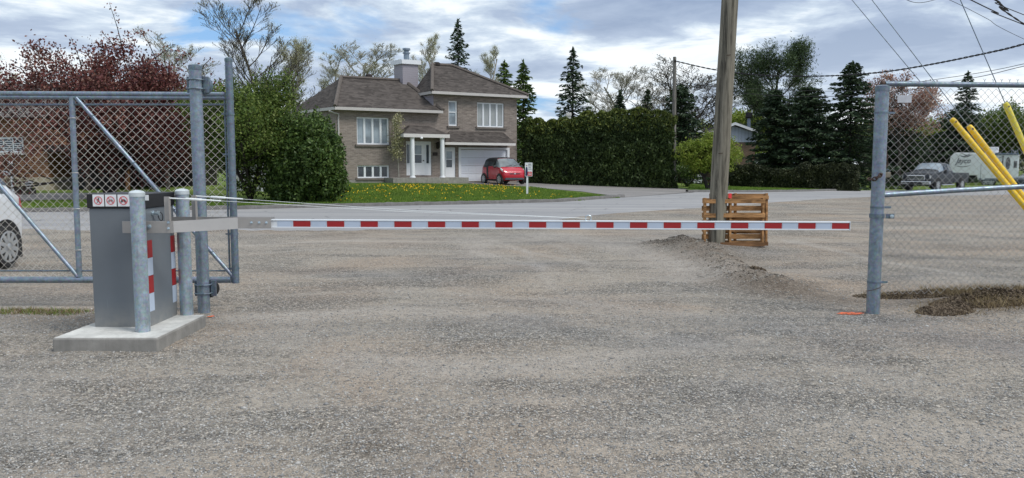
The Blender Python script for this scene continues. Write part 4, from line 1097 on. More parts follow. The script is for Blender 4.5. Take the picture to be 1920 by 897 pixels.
# striped reflectors on the corners
for nm, ya, yb in (('near', cy0-.002, cy0+.115), ('far', cy1-.085, cy1-.002)):
    pass
def zat(py, Y): return P(960, py, Y).z
rowsN = [zat(p, cy0+.05) for p in (451, 484, 517, 550, 584)]
for k in range(4):
    m = M['red'] if k % 2 == 0 else M['reflw']; z1_, z0_ = rowsN[k], rowsN[k+1]+.002
    mb = MB().box((cx1, cy0+.001, z0_), (cx1+.0025, cy0+.10, z1_)); mb.box((cx1-.075, cy0-.0025, z0_), (cx1+.0025, cy0, z1_))
    mb.build('reflector_band', m, cab)
    MB().box((cx1, cy1-.085, z0_), (cx1+.0025, cy1-.002, z1_)).build('reflector_band', m, cab)
lk = P(296, 400, cy0+.13)
kn = MB().lathe((cx1, cy0+.13, lk.z), [(.022,0),(.022,.012),(.014,.014),(.014,.045),(.02,.047),(.02,.06)], 16, 'x').build('cable_gland', M['bolt'], cab, smooth=True)
MB().tube([Vector((cx1+.06+.02*math.sin(t*.9), cy0+.15, lk.z-.03+.035*math.cos(t))) for t in np.linspace(0, 6.5, 20)], .004, 6).build('coiled_wire', M['black'], kn)
# arm bracket and arm
ya = 6.60
by = cy0-.075
A0 = P(229, 426, by); A1 = P(325, 426, by); zt0 = P(270, 415, by).z; zb0 = P(270, 437.5, by).z
aL = P(509, 419.4, ya); aR = P(1590.5, 423.8, ya); hw = .0365
sl = (aR.z-aL.z)/(aR.x-aL.x)
def arm_box(mb, xa, xb, z0, z1, y0, y1):
    za = aL.z+sl*(xa-aL.x); zb = aL.z+sl*(xb-aL.x)
    return mb.hexa([(xa,y0,za+z0),(xb,y0,zb+z0),(xb,y1,zb+z0),(xa,y1,za+z0),(xa,y0,za+z1),(xb,y0,zb+z1),(xb,y1,zb+z1),(xa,y1,za+z1)])
mb = MB(); arm_box(mb, aL.x-.25, aR.x, -hw+.010, hw-.010, ya-.02, ya+.02); arm_box(mb, aL.x-.001, aR.x+.002, hw-.0105, hw, ya-.027, ya+.027); arm_box(mb, aL.x-.001, aR.x+.002, -hw, -hw+.0105, ya-.027, ya+.027)
arm = mb.build('boom', M['armwhite'], cab, bevel=.002); tag(arm, 'long white boom arm with red blocks')
MB().box((A0.x, by, zb0), (A1.x, by+.008, zt0)).build('mounting_plate', M['alu'], arm, bevel=.002)
e1 = P(446, 418.5, ya-.055); 
dx = e1.x-A1.x
zt1 = P(446, 408.2, ya-.055).z; zb1 = P(446, 429.5, ya-.055).z
MB().hexa([(A1.x+.001, by, zb0+.004), (e1.x, ya-.055, zb1), (e1.x, ya-.047, zb1), (A1.x+.001, by+.008, zb0+.004), (A1.x+.001, by, zt0), (e1.x, ya-.055, zt1), (e1.x, ya-.047, zt1), (A1.x+.001, by+.008, zt0)]).build('bracket_plate', M['alu_light'], arm)
e2 = P(508, 418, ya-.055)
MB().box((e1.x+.001, ya-.057, zb1+.004), (e2.x, ya-.049, zt1+.002)).build('clamp_plate', M['alu'], arm, bevel=.001)
s0 = P(322, 408, 6.86)
MB().hexa([(s0.x-.1, 6.86, zb0+.004), (e1.x, ya+.045, zb1), (e1.x, ya+.053, zb1), (s0.x-.1, 6.868, zb0+.004), (s0.x-.1, 6.86, zt0), (e1.x, ya+.045, zt1), (e1.x, ya+.053, zt1), (s0.x-.1, 6.868, zt0)]).build('bracket_plate', M['alu'], arm)
MB().box((e1.x+.001, ya+.045, zb1), (e2.x, ya+.053, zt1)).build('clamp_plate', M['alu'], arm)
for (x, y, Y) in ((478.5-7,418,ya-.057),(486,418,ya-.057),(499.5,418,ya-.057),(316,418,by),(316,429,by),(251,425,by),(280,425,by)):
    q = P(x, y, Y); big = 1.5 if x < 300 else 1
    MB().lathe((q.x, Y, q.z), [(.012*big,0),(.012*big,-.003),(.008*big,-.004),(.008*big,-.012),(.004,-.013),(.004,-.018)], 10, 'y').build('bolt', M['bolt'], arm)
u0 = P(308, 369, by+.02); u1 = P(321.5, 414, by+.02)
MB().box((u0.x, by+.012, zb0+.02), (u1.x, by+.018, u0.z)).box((u1.x-.002, by-.02, zt0), (u1.x+.002, by+.0115, u0.z)).build('cable_upright', M['alu'], arm)
v0 = P(358.5, 366.5, 6.78); v1 = P(370.6, 408, 6.78)
MB().box((v0.x, 6.78, zb0+.02), (v1.x, 6.786, v0.z)).box((v1.x-.002, 6.74, zt0-.05), (v1.x+.002, 6.7795, v0.z)).build('cable_upright', M['alu'], arm)
arm_box(MB(), aR.x+.003, aR.x+.006, -hw-.003, hw+.003, ya-.03, ya+.03).build('end_cap', M['armwhite'], arm)
per = 63.0
reds = [1590.2-63.0*i*1.0 for i in range(17)]
x = aR.x; sc_ = (aR.x-aL.x)/(1590.5-509)
nper = 17
x = aR.x-.001; red_w = 32.0*sc_; gap = (P(1590,424,ya).x-P(583.3,420,ya).x)/16.0
for i in range(17):
    r1_ = aR.x-.002-i*gap; r0_ = r1_-red_w
    arm_box(MB(), r0_, r1_, -hw+.0115, hw-.0115, ya-.0235, ya-.0205).build('red_reflector', M['red'], arm)
    w1 = r0_-.006; w0 = r0_-(gap-red_w)+.006
    if w0 > aL.x: arm_box(MB(), w0, w1, -hw+.0115, hw-.0115, ya-.0233, ya-.0205).build('white_reflector', M['reflw'], arm)
# stay cables with turnbuckles
ey = P(1103, 412, ya); 
ring = MB().tube([ey+Vector((.025*math.cos(t), 0, .012+.025*math.sin(t))) for t in np.linspace(0, 6.28, 16)], .004, 6).build('eye_bolt', M['bolt'], arm)
for (x, y, Y, tx, ty) in ((318, 372, by+.0, 414, 377), (368, 368, 6.76, 455, 373.6)):
    a = P(x, y, Y); b = P(tx, ty, Y+(ya-Y)*.12)
    cbl = MB().tube([b, b.lerp(ey, .5)+Vector((0,0,-.012)), ey+Vector((0,0,.01))], .0020, 6).build('stay_cable', M['cable'], arm)
    tb_ = MB(); tb_.tube([a, a.lerp(b,.3), a.lerp(b,.32), a.lerp(b,.62), a.lerp(b,.64), b], [.0055,.0055,.011,.011,.007,.0065], 8); tb_.build('turnbuckle', M['cable'], arm, smooth=True)
# bollards
def bollard(px, py, top, label):
    b = G(px, py, ZS); Y = b.y; z1_ = P(px, top, Y).z; r = .057
    root = thing('steel_bollard', label, 'bollard', (b.x, b.y, ZS), 0, 'galvanised bollards on the slab')
    MB().lathe((b.x, b.y, ZS+.003), [(r,0),(r,z1_-ZS-.028)], 32).build('pipe', M['bollard'], root, smooth=True)
    z = z1_-.027
    MB().lathe((b.x, b.y, z), [(r+.004,-.02),(r+.004,.012),(r*.85,.024),(r*.4,.031),(.01,.033)], 32).build('domed_cap', M['bollard2'], root, smooth=True)
M['bollard2'] = plain('pale_cap', (.60, .66, .68), .4, .3, .12, 12)
bollard(268.5, 622, 358, 'galvanised bollard in front of the grey cabinet')
bollard(350.5, 590.5, 355, 'galvanised bollard on the slab behind the aluminium bracket')

# ------------------------------------------------------------------ chain link
def chainlink(name, p0, p1, zb, zt, parent, w=.083, r=.0023, mat=None):
    """zigzag wires woven between p0 and p1; zb, zt may be functions of the fraction"""
    p0, p1 = np.array(p0[:2], float), np.array(p1[:2], float); L = np.linalg.norm(p1-p0); d = (p1-p0)/L; nrm = np.array([-d[1], d[0]])
    ncol = int(L/(w/2)); cw = L/ncol; V = []; Fc = []; hstep = w/2; base = 0
    for c in range(ncol):
        f = (c+.5)/ncol; z0, z1 = (zb(f) if callable(zb) else zb), (zt(f) if callable(zt) else zt)
        k = int(round((z1-z0)/hstep)); zs = z1-np.arange(k+1)*hstep
        side = (np.arange(k+1)+c) % 2
        xsn = (c+side)*cw+np.where(side == 1, .0016, -.0016); yo = np.where((np.arange(k+1)) % 2 == 0, .0025, -.0025)
        xsn = xsn+.004*np.sin(zs*3.1+c*.37)+rng.normal(0, .0008, k+1)
        pts = np.column_stack([p0[0]+d[0]*xsn+nrm[0]*yo, p0[1]+d[1]*xsn+nrm[1]*yo, zs])
        # square section rings
        o1 = np.array([d[0], d[1], 0])*r; o2 = np.array([nrm[0], nrm[1], 0])*r
        ring_ = np.stack([pts+o1*1.25, pts+o2, pts-o1*1.25, pts-o2], 1).reshape(-1, 3); V.append(ring_)
        i = np.arange(k)[:, None]*4; j = np.arange(4)[None]
        q = np.stack([i+j, i+(j+1) % 4, i+4+(j+1) % 4, i+4+j], -1).reshape(-1, 4)+base; Fc.append(q); base += len(ring_)
        
    return npmesh(name, np.concatenate(V), np.concatenate(Fc), mat or M['wire'], parent)
# sliding gate
GY = 7.86
def gp(px, py): return P(px, py, GY)
gl = gp(-152, 526).x; ge = gp(433.5, 526).x
zt = gp(200, 176.5).z; zb = gp(200, 525).z
gate = thing('sliding_gate', 'long galvanised chain-link sliding gate with diagonal braces', 'gate', (gl, GY, .02))
MB().tube([(gl-.9, GY, zt+.012), (ge, GY, zt-.005)], .024, 14).tube([(gl-.9, GY, zt-.024), (ge, GY, zt-.04)], .020, 14).build('top_rail', M['galv'], gate, smooth=True)
MB().tube([(gl-.9, GY, zb), (ge, GY, zb)], .034, 16).build('bottom_rail', M['galv'], gate, smooth=True)
pt_ = P(428.5, 112, GY); pb_ = P(442, 531, GY)
MB().tube([pb_, pt_], .037, 18).build('end_post', M['galv2'], gate, smooth=True)
MB().lathe(pt_, [(.04,-.02),(.04,.008),(.025,.02),(.005,.024)], 16).build('post_cap', M['galv2'], gate, smooth=True)
up0, up1 = P(134.5, 181, GY), P(149, 519, GY)
MB().tube([up1, up0], .027, 14).build('upright', M['galv'], gate, smooth=True)
ul0, ul1 = P(-150, 181, GY), P(-140, 519, GY)
MB().tube([ul1, ul0], .027, 14).build('upright', M['galv'], gate, smooth=True)
MB().tube([P(143, 184, GY-.01), P(437, 519, GY-.01)], .020, 12).build('diagonal_brace', M['galv'], gate, smooth=True)
MB().tube([P(-142, 184, GY-.01), P(146, 519, GY-.01)], .020, 12).build('diagonal_brace', M['galv'], gate, smooth=True)
tb0 = P(421, 185, GY+.01); tb1 = P(431, 512, GY+.01)
MB().tube([tb1, tb0], .010, 8).build('tension_bar', M['galv2'], gate, smooth=True)
for py in (196.5, 508):
    a = P(-150, py, GY+.01); b = P(427, py, GY+.01); MB().tube([a, b], .0105 if py < 300 else .008, 8).build('tie_rod', M['galv2'], gate, smooth=True)
for py in (212, 287, 437, 503):
    f = (py-112)/419.; q = pt_.lerp(pb_, f); mb = MB(); mb.lathe(q+Vector((0,0,-.012)), [(.041,0),(.041,.024)], 18); mb.box((q.x-.085, GY-.012, q.z-.008), (q.x-.035, GY-.004, q.z+.008)); mb.build('tension_band', M['galv2'], gate, smooth=True)
for a_, b_ in ((up0, up1),):
    for f in (.12, .42, .62, .85):
        q = a_.lerp(b_, f); MB().tube([q+Vector((-.04,-.012,0)), q+Vector((-.02,-.03,.001)), q+Vector((.02,-.03,.004)), q+Vector((.045,-.012,.002))], .003, 5).build('tie_wire', M['wire'], gate)
for f in (.1, .36, .62, .86):
    q = P(143, 184, GY-.01).lerp(P(437, 519, GY-.01), f); MB().lathe(q+Vector((0,0,-.008)), [(.023,0),(.024,.016)], 12).build('tie_wire', M['galv2'], gate)
chainlink('chain_link_mesh', (gl, GY+.012), (tb0.x+.01, GY+.012), zb+.02, zt-.03, gate)
# roller post in front of the gate
rp0 = G(383, 588); rp1 = P(365.5, 124.5, rp0.y)
rpost = thing('roller_post', 'thick galvanised post guiding the sliding gate with rollers', 'post', rp0)
MB().tube([rp0-Vector((0,0,.15)), rp1], .0585, 28).build('pipe', M['galv'], rpost, smooth=True)
MB().lathe(rp1, [(.0625,-.035),(.0625,.004),(.03,.018),(.004,.021)], 28).build('post_cap', M['galv2'], rpost, smooth=True)
def roller(py, pc, r, mat, lab):
    f = (py-124.5)/(588-124.5); q = rp1.lerp(rp0, f); c = P(pc[0], pc[1], q.y+.10)
    ro = MB().lathe((c.x, q.y+.085, c.z), [(r*.5,-.045),(r,-.045),(r,-.033),(r*.72,-.022),(r*.72,.004),(r,.016),(r,.028),(r*.4,.028)], 28, 'y').build(lab, mat, rpost, smooth=True)
    MB().lathe((c.x, q.y+.03, c.z), [(.014,-.0),(.014,.02)], 12, 'y').build('axle', M['galv2'], ro)
    for dz in (-.04, .045):
        mb = MB(); mb.tube([Vector((q.x-.075, q.y+.06, q.z+dz)), Vector((q.x-.072, q.y-.03, q.z+dz)), Vector((q.x-.03, q.y-.066, q.z+dz)), Vector((q.x+.03, q.y-.066, q.z+dz)), Vector((q.x+.072, q.y-.03, q.z+dz)), Vector((q.x+.075, q.y+.06, q.z+dz))], .0075, 8); mb.build('u_bolt', M['galv2'], rpost, smooth=True)
    MB().box((q.x-.10, q.y+.03, q.z-.075), (q.x-.062, q.y+.045, q.z+.08)).build('bracket', M['galv2'], rpost, bevel=.004); MB().box((q.x+.058, q.y+.03, q.z-.075), (q.x+.115, q.y+.045, q.z+.08)).build('bracket', M['galv2'], rpost, bevel=.004)
roller(158, (382, 161), .088, M['galv2'], 'upper_roller'); roller(541, (395, 541), .085, M['rubber'], 'lower_roller')
# ------------------------------------------------------------------ right-hand fence
FY = 7.80
fp0 = G(1636.5, 587); fp1 = P(1654.5, 163, fp0.y)
fence = thing('chain_link_fence', 'chain-link fence panel with thick corner post at the right side', 'fence', fp0)
MB().tube([fp0-Vector((0,0,.15)), fp1], .062, 28).build('corner_post', M['galv'], fence, smooth=True)
MB().lathe(fp1, [(.067,-.045),(.067,.004),(.035,.016),(.004,.019)], 28).build('post_cap', M['galv2'], fence, smooth=True)
t0 = P(1659, 157.5, FY-.02); t1 = P(1985, 160.8, FY+.12)
d_ = (t1-t0)
MB().tube([t0, t1], .0265, 14).build('top_rail', M['galv2'], fence, smooth=True)
MB().lathe(t0+Vector((-.035,0,0)), [(.022,-.006),(.03,0),(.03,.03)], 14, 'x').build('rail_end', M['rust'], fence)
MB().tube([P(1656, 366, FY-.04), P(1792, 357.2, FY-.0), P(1985, 346.5, FY+.05)], .0265, 14).build('brace_rail', M['galv'], fence, smooth=True)
MB().tube([P(1664, 172, FY), P(1649, 540, FY)], .013, 8).build('tension_bar', M['galv2'], fence, smooth=True)
x0f = P(1664, 172, FY).x; xf = P(1985, 160, FY).x
xb0 = P(1651, 540, FY).x
ztop = lambda f: P(1660, 165, FY).z-.0*f
chainlink('chain_link_mesh', (xb0, FY+.01), (xf, FY+.13), lambda f: .13+.09*f, ztop, fence, .080, .0020, plain('right_fence_wire', (.42, .415, .40), .5, .4, .15))
for py in (211, 386, 527.5):
    f = (py-163)/424.; q = fp1.lerp(fp0, f); mb = MB(); mb.lathe(q+Vector((0,0,-.01)), [(.066,0),(.066,.02)], 24); mb.box((q.x+.06, q.y-.02, q.z-.01), (q.x+.125, q.y-.008, q.z+.01)); mb.build('tension_band', M['galv2'], fence, smooth=True)
q = fp1.lerp(fp0, (402-163)/424.)
mb = MB(); mb.lathe(q+Vector((0,0,-.02)), [(.071,0),(.071,.04)], 24); mb.box((q.x+.05, q.y-.085, q.z-.022), (q.x+.13, q.y-.073, q.z+.022)); mb.build('latch_band', M['rust2'] if 'rust2' in M else M['galv2'], fence, smooth=True)
MB().lathe((q.x+.10, q.y-.088, q.z), [(.018,0),(.018,-.012),(.008,-.014)], 14, 'y').build('latch_eye', M['bolt'], fence)
# twisted wire ends above the rail
mb = MB()
for px in (1846, 1862, 1878, 1893, 1908):
    a = P(px, 157, FY+.08); mb.tube([a, a+Vector((0,0,.03))], .0025, 4); mb.tube([a+Vector((0,0,.028)), a+Vector((-.012,0,.045))], .002, 4); mb.tube([a+Vector((0,0,.028)), a+Vector((.012,0,.045))], .002, 4)
mb.build('wire_ends', M['galv2'], fence)
# faded plate on the mesh
a = P(1683, 179, FY-.01); b = P(1709, 193, FY-.01)
pl = MB().box((a.x, FY-.012, b.z), (b.x, FY-.009, a.z)).build('blank_plate', plain('faded_plate', (.50, .52, .56), .4, 0, .2, 8), None, origin=(a.x, FY, b.z), bevel=.004)
tag(pl, 'small faded blank plate wired to the fence mesh near its top left', 'plate')
# wire at foot of the post
q = fp1.lerp(fp0, (538-163)/424.)
MB().tube([q+Vector((-.10,-.05,-.03)), q+Vector((-.05,-.075,-.015)), q+Vector((.02,-.07,.005)), q+Vector((.08,-.03,.03))], .003, 5).build('loose_wire', M['rust'], fence)
# chain and padlock
chn = thing('rusty_chain', 'rusty chain looped around the corner post', 'chain', P(1650, 345, FY-.1))
path = [P(1661, 285, FY-.05), P(1662, 305, FY-.06), P(1659, 318, FY-.07), P(1652, 328, fp0.y-.09), P(1642, 335, fp0.y-.10), P(1634, 339, fp0.y-.08), P(1629, 335, fp0.y-.03)]
path = resample(path, 19)
for i, (a, b) in enumerate(zip(path[:-1], path[1:])):
    c = (a+b)/2; d = (b-a).normalized(); s_ = d.cross(Vector((0,1,0))).normalized() if i % 2 else Vector((0,1,0)); L = (b-a).length*.72
    MB().tube([c+d*math.cos(t)*L+s_*math.sin(t)*.017 for t in np.linspace(0, 6.2832, 11)], .0068, 6).build('chain_link', M['rust'], chn, smooth=True)
pq = P(1664, 327, FY-.07)
pk = thing('padlock', 'weathered brass-grey padlock hanging from the rusty chain', 'padlock', pq)
MB().box((pq.x-.03, pq.y-.012, pq.z-.035), (pq.x+.03, pq.y+.012, pq.z+.02)).build('lock_body', plain('lock_metal', (.22, .20, .16), .5, .6, .3, 20), pk, bevel=.006)
MB().tube([pq+Vector((.018*math.cos(t), 0, .02+.03*math.sin(t))) for t in np.linspace(0, 3.1416, 9)], .004, 8).build('shackle', M['galv2'], pk, smooth=True)

# ------------------------------------------------------------------ utility pole, guys, wires
pb = G(1340.5, 468); pt2 = P(1367.5, 0, pb.y); dp = (pt2-pb)
ptop = pb+dp*(12.6/dp.z)
pole = thing('utility_pole', 'thick weathered wooden utility pole in front of two pallets', 'pole', pb)
n_ = 26
pts = [pb-Vector((0,0,.3))+ (ptop-pb)*(i/n_) for i in range(n_+1)]
MB().tube(pts, [.155-.045*i/n_+.002*math.sin(i*2.1) for i in range(n_+1)], 28).build('shaft', M['pole'], pole, smooth=True)
for i, (px, py) in enumerate(((1362, 104), (1347, 288))):
    q = P(px, py, pb.y-.15); MB().tube([q, q+Vector((.07,-.015,.004))], .007, 6).build('nail', M['rust'], pole)
anc = G(2010, 495)
att = [P(1385, -255, 13.0), P(1392, -318, 13.0), P(1425, -867, 13.0)]
guard_top = [(1783, 225), (1815, 241), (1884, 197)]
def frac_at(a, b, px):
    lo, hi = 0, 1
    for _ in range(40):
        m = (lo+hi)/2; q = a.lerp(b, m); x = CX+F0*q.x/(q.y*cp-(q.z-CH)*sp)
        if x > px: lo = m
        else: hi = m
    return lo
wl = ['yellow guard sleeved guy wire, lowest of the three', 'middle guy wire with double yellow guard', 'steepest guy wire with pale yellow guard at the right edge']
for k in range(3):
    a = anc+Vector((.0+.10*k, .12*k, 0)); b = att[k]
    gw = thing('guy_wire', wl[k], 'guy wire', a, 0, 'guy wires of the utility pole')
    MB().tube([a, b], .0065, 6).build('strand', M['galv2'], gw)
    f = frac_at(a, b, guard_top[k][0]); t = a.lerp(b, f); d = (b-a).normalized()
    mat = M['yellow'] if k < 2 else M['yellow2']
    mb = MB(); o = Vector((0,-.01,0)); mb.tube([a+o+d*.1, a.lerp(t, .5)+o, t+o-d*.05, t+o-d*.015, t+o], [.038,.044,.046,.040,.022], 14)
    gd = mb.build('yellow_guard', mat, gw, smooth=True)
    if k == 1:
        o = Vector((.055, .03, -.03)); t2 = t-d*.12; MB().tube([a+o+d*.1, a.lerp(t2, .5)+o, t2+o-d*.05, t2+o-d*.015, t2+o], [.036,.042,.044,.038,.02], 14).build('yellow_guard', mat, gw, smooth=True)
    MB().lathe(t-d*.07+Vector((0,-.052,0)), [(.014,0),(.014,-.006)], 10, 'y').build('guard_bolt', M['rust'], gd)
def catn(pts, n=24):
    """smooth curve through control points"""
    pts = [Vector(p) for p in pts]; out = []
    P_ = [pts[0]*2-pts[1]]+pts+[pts[-1]*2-pts[-2]]
    for i in range(1, len(P_)-2):
        for j in range(n):
            t = j/n; a, b, c, d = P_[i-1], P_[i], P_[i+1], P_[i+2]
            out.append(.5*((2*b)+(c-a)*t+(2*a-5*b+4*c-d)*t*t+(3*b-a-3*c+d)*t**3))
    out.append(pts[-1]); return out
def wire(pts, r, label, twist=False, mat=None):
    c = catn(pts); mb = MB()
    if twist:
        dd = [Vector((0,0,0))]*len(c)
        c2 = resample(c, 420)
        mb.tube([p+Vector((0, .0, r*1.1*math.sin(i*.55))) for i, p in enumerate(c2)], r, 5); mb.tube([p-Vector((0, 0, r*1.1*math.sin(i*.55))) for i, p in enumerate(c2)], r, 5)
    else: mb.tube(c, r, 5)
    o = mb.build('overhead_wire', mat or M['rubber'], None, origin=tuple(c[0])); tag(o, label, 'wire', 'overhead wires')
Y2 = 48.0
wire([P(1267,115,Y2), P(1340,131,46), P(1430,141.5,44), P(1540,143,42), P(1640,137,38), P(1730,124,35), P(1845,101,31), P(1920,83,28.5), P(2100,30,24)], .021, 'thick overhead cable from the slender pole across the spruces', True)
wire([P(1267,152,Y2), P(1340,163,46), P(1540,171,44), P(1640,168,42), P(1727,153.5,40), P(1830,138,37), P(1920,120,34), P(2080,80,31)], .013, 'upper of two thin wires passing over the fence top rail')
wire([P(1267,157,Y2), P(1400,176,46), P(1560,181,44), P(1700,170,42), P(1780,154.5,40), P(1850,141.5,37), P(1920,124.5,34), P(2080,92,31)], .015, 'lower of two thin wires passing over the fence top rail')
wire([P(1095,205,70), P(1180,180,60), P(1267,120,Y2)], .014, 'faint wire running left from the slender pole over the hedge')
top = ptop-Vector((0,0,.4))
wire([top, P(1600,-110,16), P(1820,0,19), P(1870,24,20.5), P(1922,47.5,22), P(2300,190,34)], .014, 'lowest thick wire in the upper right corner of the sky')
wire([top+Vector((0,0,-.5)), P(1640,-180,16), P(1866,0,19), P(1890,20,20), P(1922,47,21), P(2250,260,32)], .013, 'twisted cable crossing the extreme upper right corner', True)
wire([top+Vector((.1,0,.1)), P(1700,-90,16), P(1868,0,19), P(1922,29,20.5), P(2300,170,30)], .011, 'thin upper wire beside the twisted cable in the corner')
wire([top+Vector((.1,0,-1)), P(1660,-50,18), P(1780,0,21), P(1850,35,23), P(1925,76,25), P(2200,200,36)], .007, 'faint thin wire descending left of the thick corner wires')
b2 = at_px(1264, Y2); z2 = P(1265, 107, Y2).z
p2 = thing('utility_pole', 'slender bare grey utility pole rising behind the tall hedge', 'pole', b2)
MB().tube([b2-Vector((0,0,.3)), Vector((P(1265,107,Y2).x, Y2, z2))], [.15, .10], 14).build('shaft', M['pole2'], p2, smooth=True)
MB().lathe(Vector((P(1266,116,Y2).x-.02, Y2-.13, P(1266,118,Y2).z)), [(.03,0),(.07,.04),(.05,.12),(.06,.16)], 10).build('insulator', M['bark_dark'], p2)

# ------------------------------------------------------------------ pallets
def pallet(label, ox, oy, w, h, lean, yaw, mat, tagc=None, gaps=7, z=.0):
    root = thing('wooden_pallet', label, 'pallet', (ox, oy, z), yaw, 'pallets leaning behind the utility pole')
    root.rotation_euler = (lean, 0, yaw); r = random.Random(int(ox*100))
    for x in (0, w*.42, w-.036):
        MB().box((x, 0, 0), (x+.036, .09, h)).build('stringer', mat, root, local=True, bevel=.003)
    for k in range(gaps):                       # boards of the far deck
        z0 = (h-.095)*k/(gaps-1); j = r.uniform(-.006, .006)
        MB().box((-.012+j, .0905, z0+j), (w+.012+j, .108, z0+.085+j)).build('deck_board', mat, root, local=True, bevel=.002)
    for k in ((0, 2, 4, 6) if gaps == 7 else (0, 4)):                  # boards of the near deck
        z0 = (h-.095)*k/(gaps-1)
        z0 += .0 if k in (0, 6) else r.uniform(-.02, .02)
        if k in (2,): continue
        MB().box((-.008, -.018, z0), (w+.008, -.0005, z0+.07)).build('deck_board', M['pallet_dark'] if k == 0 else mat, root, local=True, bevel=.002)
    return root
q0 = G(1309, 465); q1 = G(1428, 468)
W_ = q1.x-q0.x
zz = hgt(np.array([q0.x+.5]), np.array([13.4]))[0]
pA = pallet('nearer upright wooden pallet directly behind the pole', q0.x, 13.32, W_, P(1400,371,13.4).z-zz+.02, math.radians(-2), .02, M['pallet'], z=zz-.02)
pallet('second wooden pallet leaning behind the first, tilted to the right', q0.x+.16, 13.50, W_-.06, P(1400,362,13.6).z-zz+.02, math.radians(-4), -.05, M['pallet'], z=zz-.02, gaps=5)
q = P(1371, 366, 13.3); 
MB().box((q.x-.035-q0.x, -.022, P(1371,370,13.3).z-zz), (q.x+.02-q0.x, -.0185, P(1371,361,13.3).z-zz)).build('red_tag', plain('red_tag', (.75,.04,.05), .5, 0, .1), pA, local=True)

# ------------------------------------------------------------------ orange paint marks, clod, dry grass, weeds
M['orange'] = plain('orange_spray_paint', (.85, .17, .06), .7, 0, .2, 20)
def paint(label, c, rx, ry, n):
    mb = MB()
    for i in range(n):
        a = rng.random()*6.28; k = math.sqrt(rng.random()); x = c.x+rx*k*math.cos(a); y = c.y+ry*k*math.sin(a); z = float(hgt(np.array(x), np.array(y)))+.006
        s = .003+.008*rng.random(); m = 6
        mb.add([(x+s*1.5*math.cos(6.283*j/m+i)*(.6+.6*rng.random()), y+s*math.sin(6.283*j/m+i), z+.002*rng.random()) for j in range(m)], [tuple(range(m))])
    o = mb.build('paint_mark', M['orange'], None, origin=(c.x, c.y, 0)); tag(o, label, 'paint mark')
paint('orange spray paint mark on the gravel beside the corner post', G(1594, 587.5), .13, .055, 150); paint('small faint orange paint spot at the far corner of the slab', G(397, 597), .03, .03, 24)
M['soil'] = plain('dark_soil', (.055, .042, .032), .95, 0, .5, 9, .9, 25)
def soil_heap(label, c, sx, sy, sz, n, smax, name='soil_heap'):
    """a low pile of crumbled soil: many angular crumbs on a common heap"""
    a = rng.random(n)*6.283; rr = rng.random(n)**.6; x = c[0]+sx*rr*np.cos(a); y = c[1]+sy*rr*np.sin(a)
    lump = vnoise(x*9, y*9, 5); h = sz*(1-rr**2)*(.3+1.2*lump); z = hgt(x, y)+h*rng.random(n)**.4
    s = .006+(smax-.006)*rng.random(n)**2
    oc = np.array([(1,0,0),(0,1,0),(-1,0,0),(0,-1,0),(0,0,.9),(0,0,-.9)], float)
    V = oc[None]*(.5+.9*rng.random((n, 6, 1)))*s[:, None, None]; t = rng.random(n)*6.283
    Vx = V[:, :, 0]*np.cos(t)[:, None]-V[:, :, 1]*np.sin(t)[:, None]; Vy = V[:, :, 0]*np.sin(t)[:, None]+V[:, :, 1]*np.cos(t)[:, None]
    V = np.stack([Vx+x[:, None], Vy+y[:, None], V[:, :, 2]+z[:, None]], -1).reshape(-1, 3)
    f = np.array([(0,1,4),(1,2,4),(2,3,4),(3,0,4),(1,0,5),(2,1,5),(3,2,5),(0,3,5)])
    tag(npmesh(name, V, (f[None]+(np.arange(n)*6)[:, None, None]).reshape(-1, 3), M['crumb']), label, 'soil', kind='stuff')
t = NT('soil_crumbs'); t.color(t.ramp(t.isl(), [(0, (.035, .026, .019, 1)), (.5, (.095, .073, .052, 1)), (1, (.21, .168, .125, 1))])); M['crumb'] = t.fin(.95, 0, .1)
soil_heap('dark crumbled soil beside the corner post', G(1770, 586), .27, .17, .11, 9000, .019)
soil_heap('wide brown soil heap with dead grass at the right edge', G(1900, 577), .85, .30, .09, 14000, .018)
soil_heap('brown soil bank under the fence panel', G(1800, 557), 1.2, .25, .045, 8000, .016)
soil_heap('small dark lump of soil alone on the gravel before the pallets', G(1421, 519), .11, .07, .04, 160, .022)
def crumbs(name, label, pts, w, n, smax):
    k = rng.random(n)*(len(pts)-1.001); i = k.astype(int); f = k-i; A = np.array([tuple(p) for p in pts])
    c = A[i]*(1-f)[:, None]+A[i+1]*f[:, None]; x = c[:, 0]+rng.normal(0, w, n); y = c[:, 1]+rng.normal(0, w*.8, n); z = hgt(x, y)
    s = .005+(smax-.005)*rng.random(n)**3
    oc = np.array([(1,0,0),(0,1,0),(-1,0,0),(0,-1,0),(0,0,.8),(0,0,-.8)], float)
    V = oc[None]*(.5+.9*rng.random((n, 6, 1)))*s[:, None, None]+np.stack([x, y, z], -1)[:, None]
    f_ = np.array([(0,1,4),(1,2,4),(2,3,4),(3,0,4),(1,0,5),(2,1,5),(3,2,5),(0,3,5)])
    tag(npmesh(name, V.reshape(-1, 3), (f_[None]+(np.arange(n)*6)[:, None, None]).reshape(-1, 3), M['crumb2']), label, 'soil', kind='stuff')
t = NT('brown_crumbs'); t.color(t.ramp(t.isl(), [(0, (.08, .065, .05, 1)), (.4, (.19, .165, .135, 1)), (1, (.38, .35, .31, 1))])); M['crumb2'] = t.fin(.95, 0, .1)
crumbs('ridge_crumbs', 'loose brown crumbs and stones along the ridge below the pole', RIDGE, .18, 4200, .018)
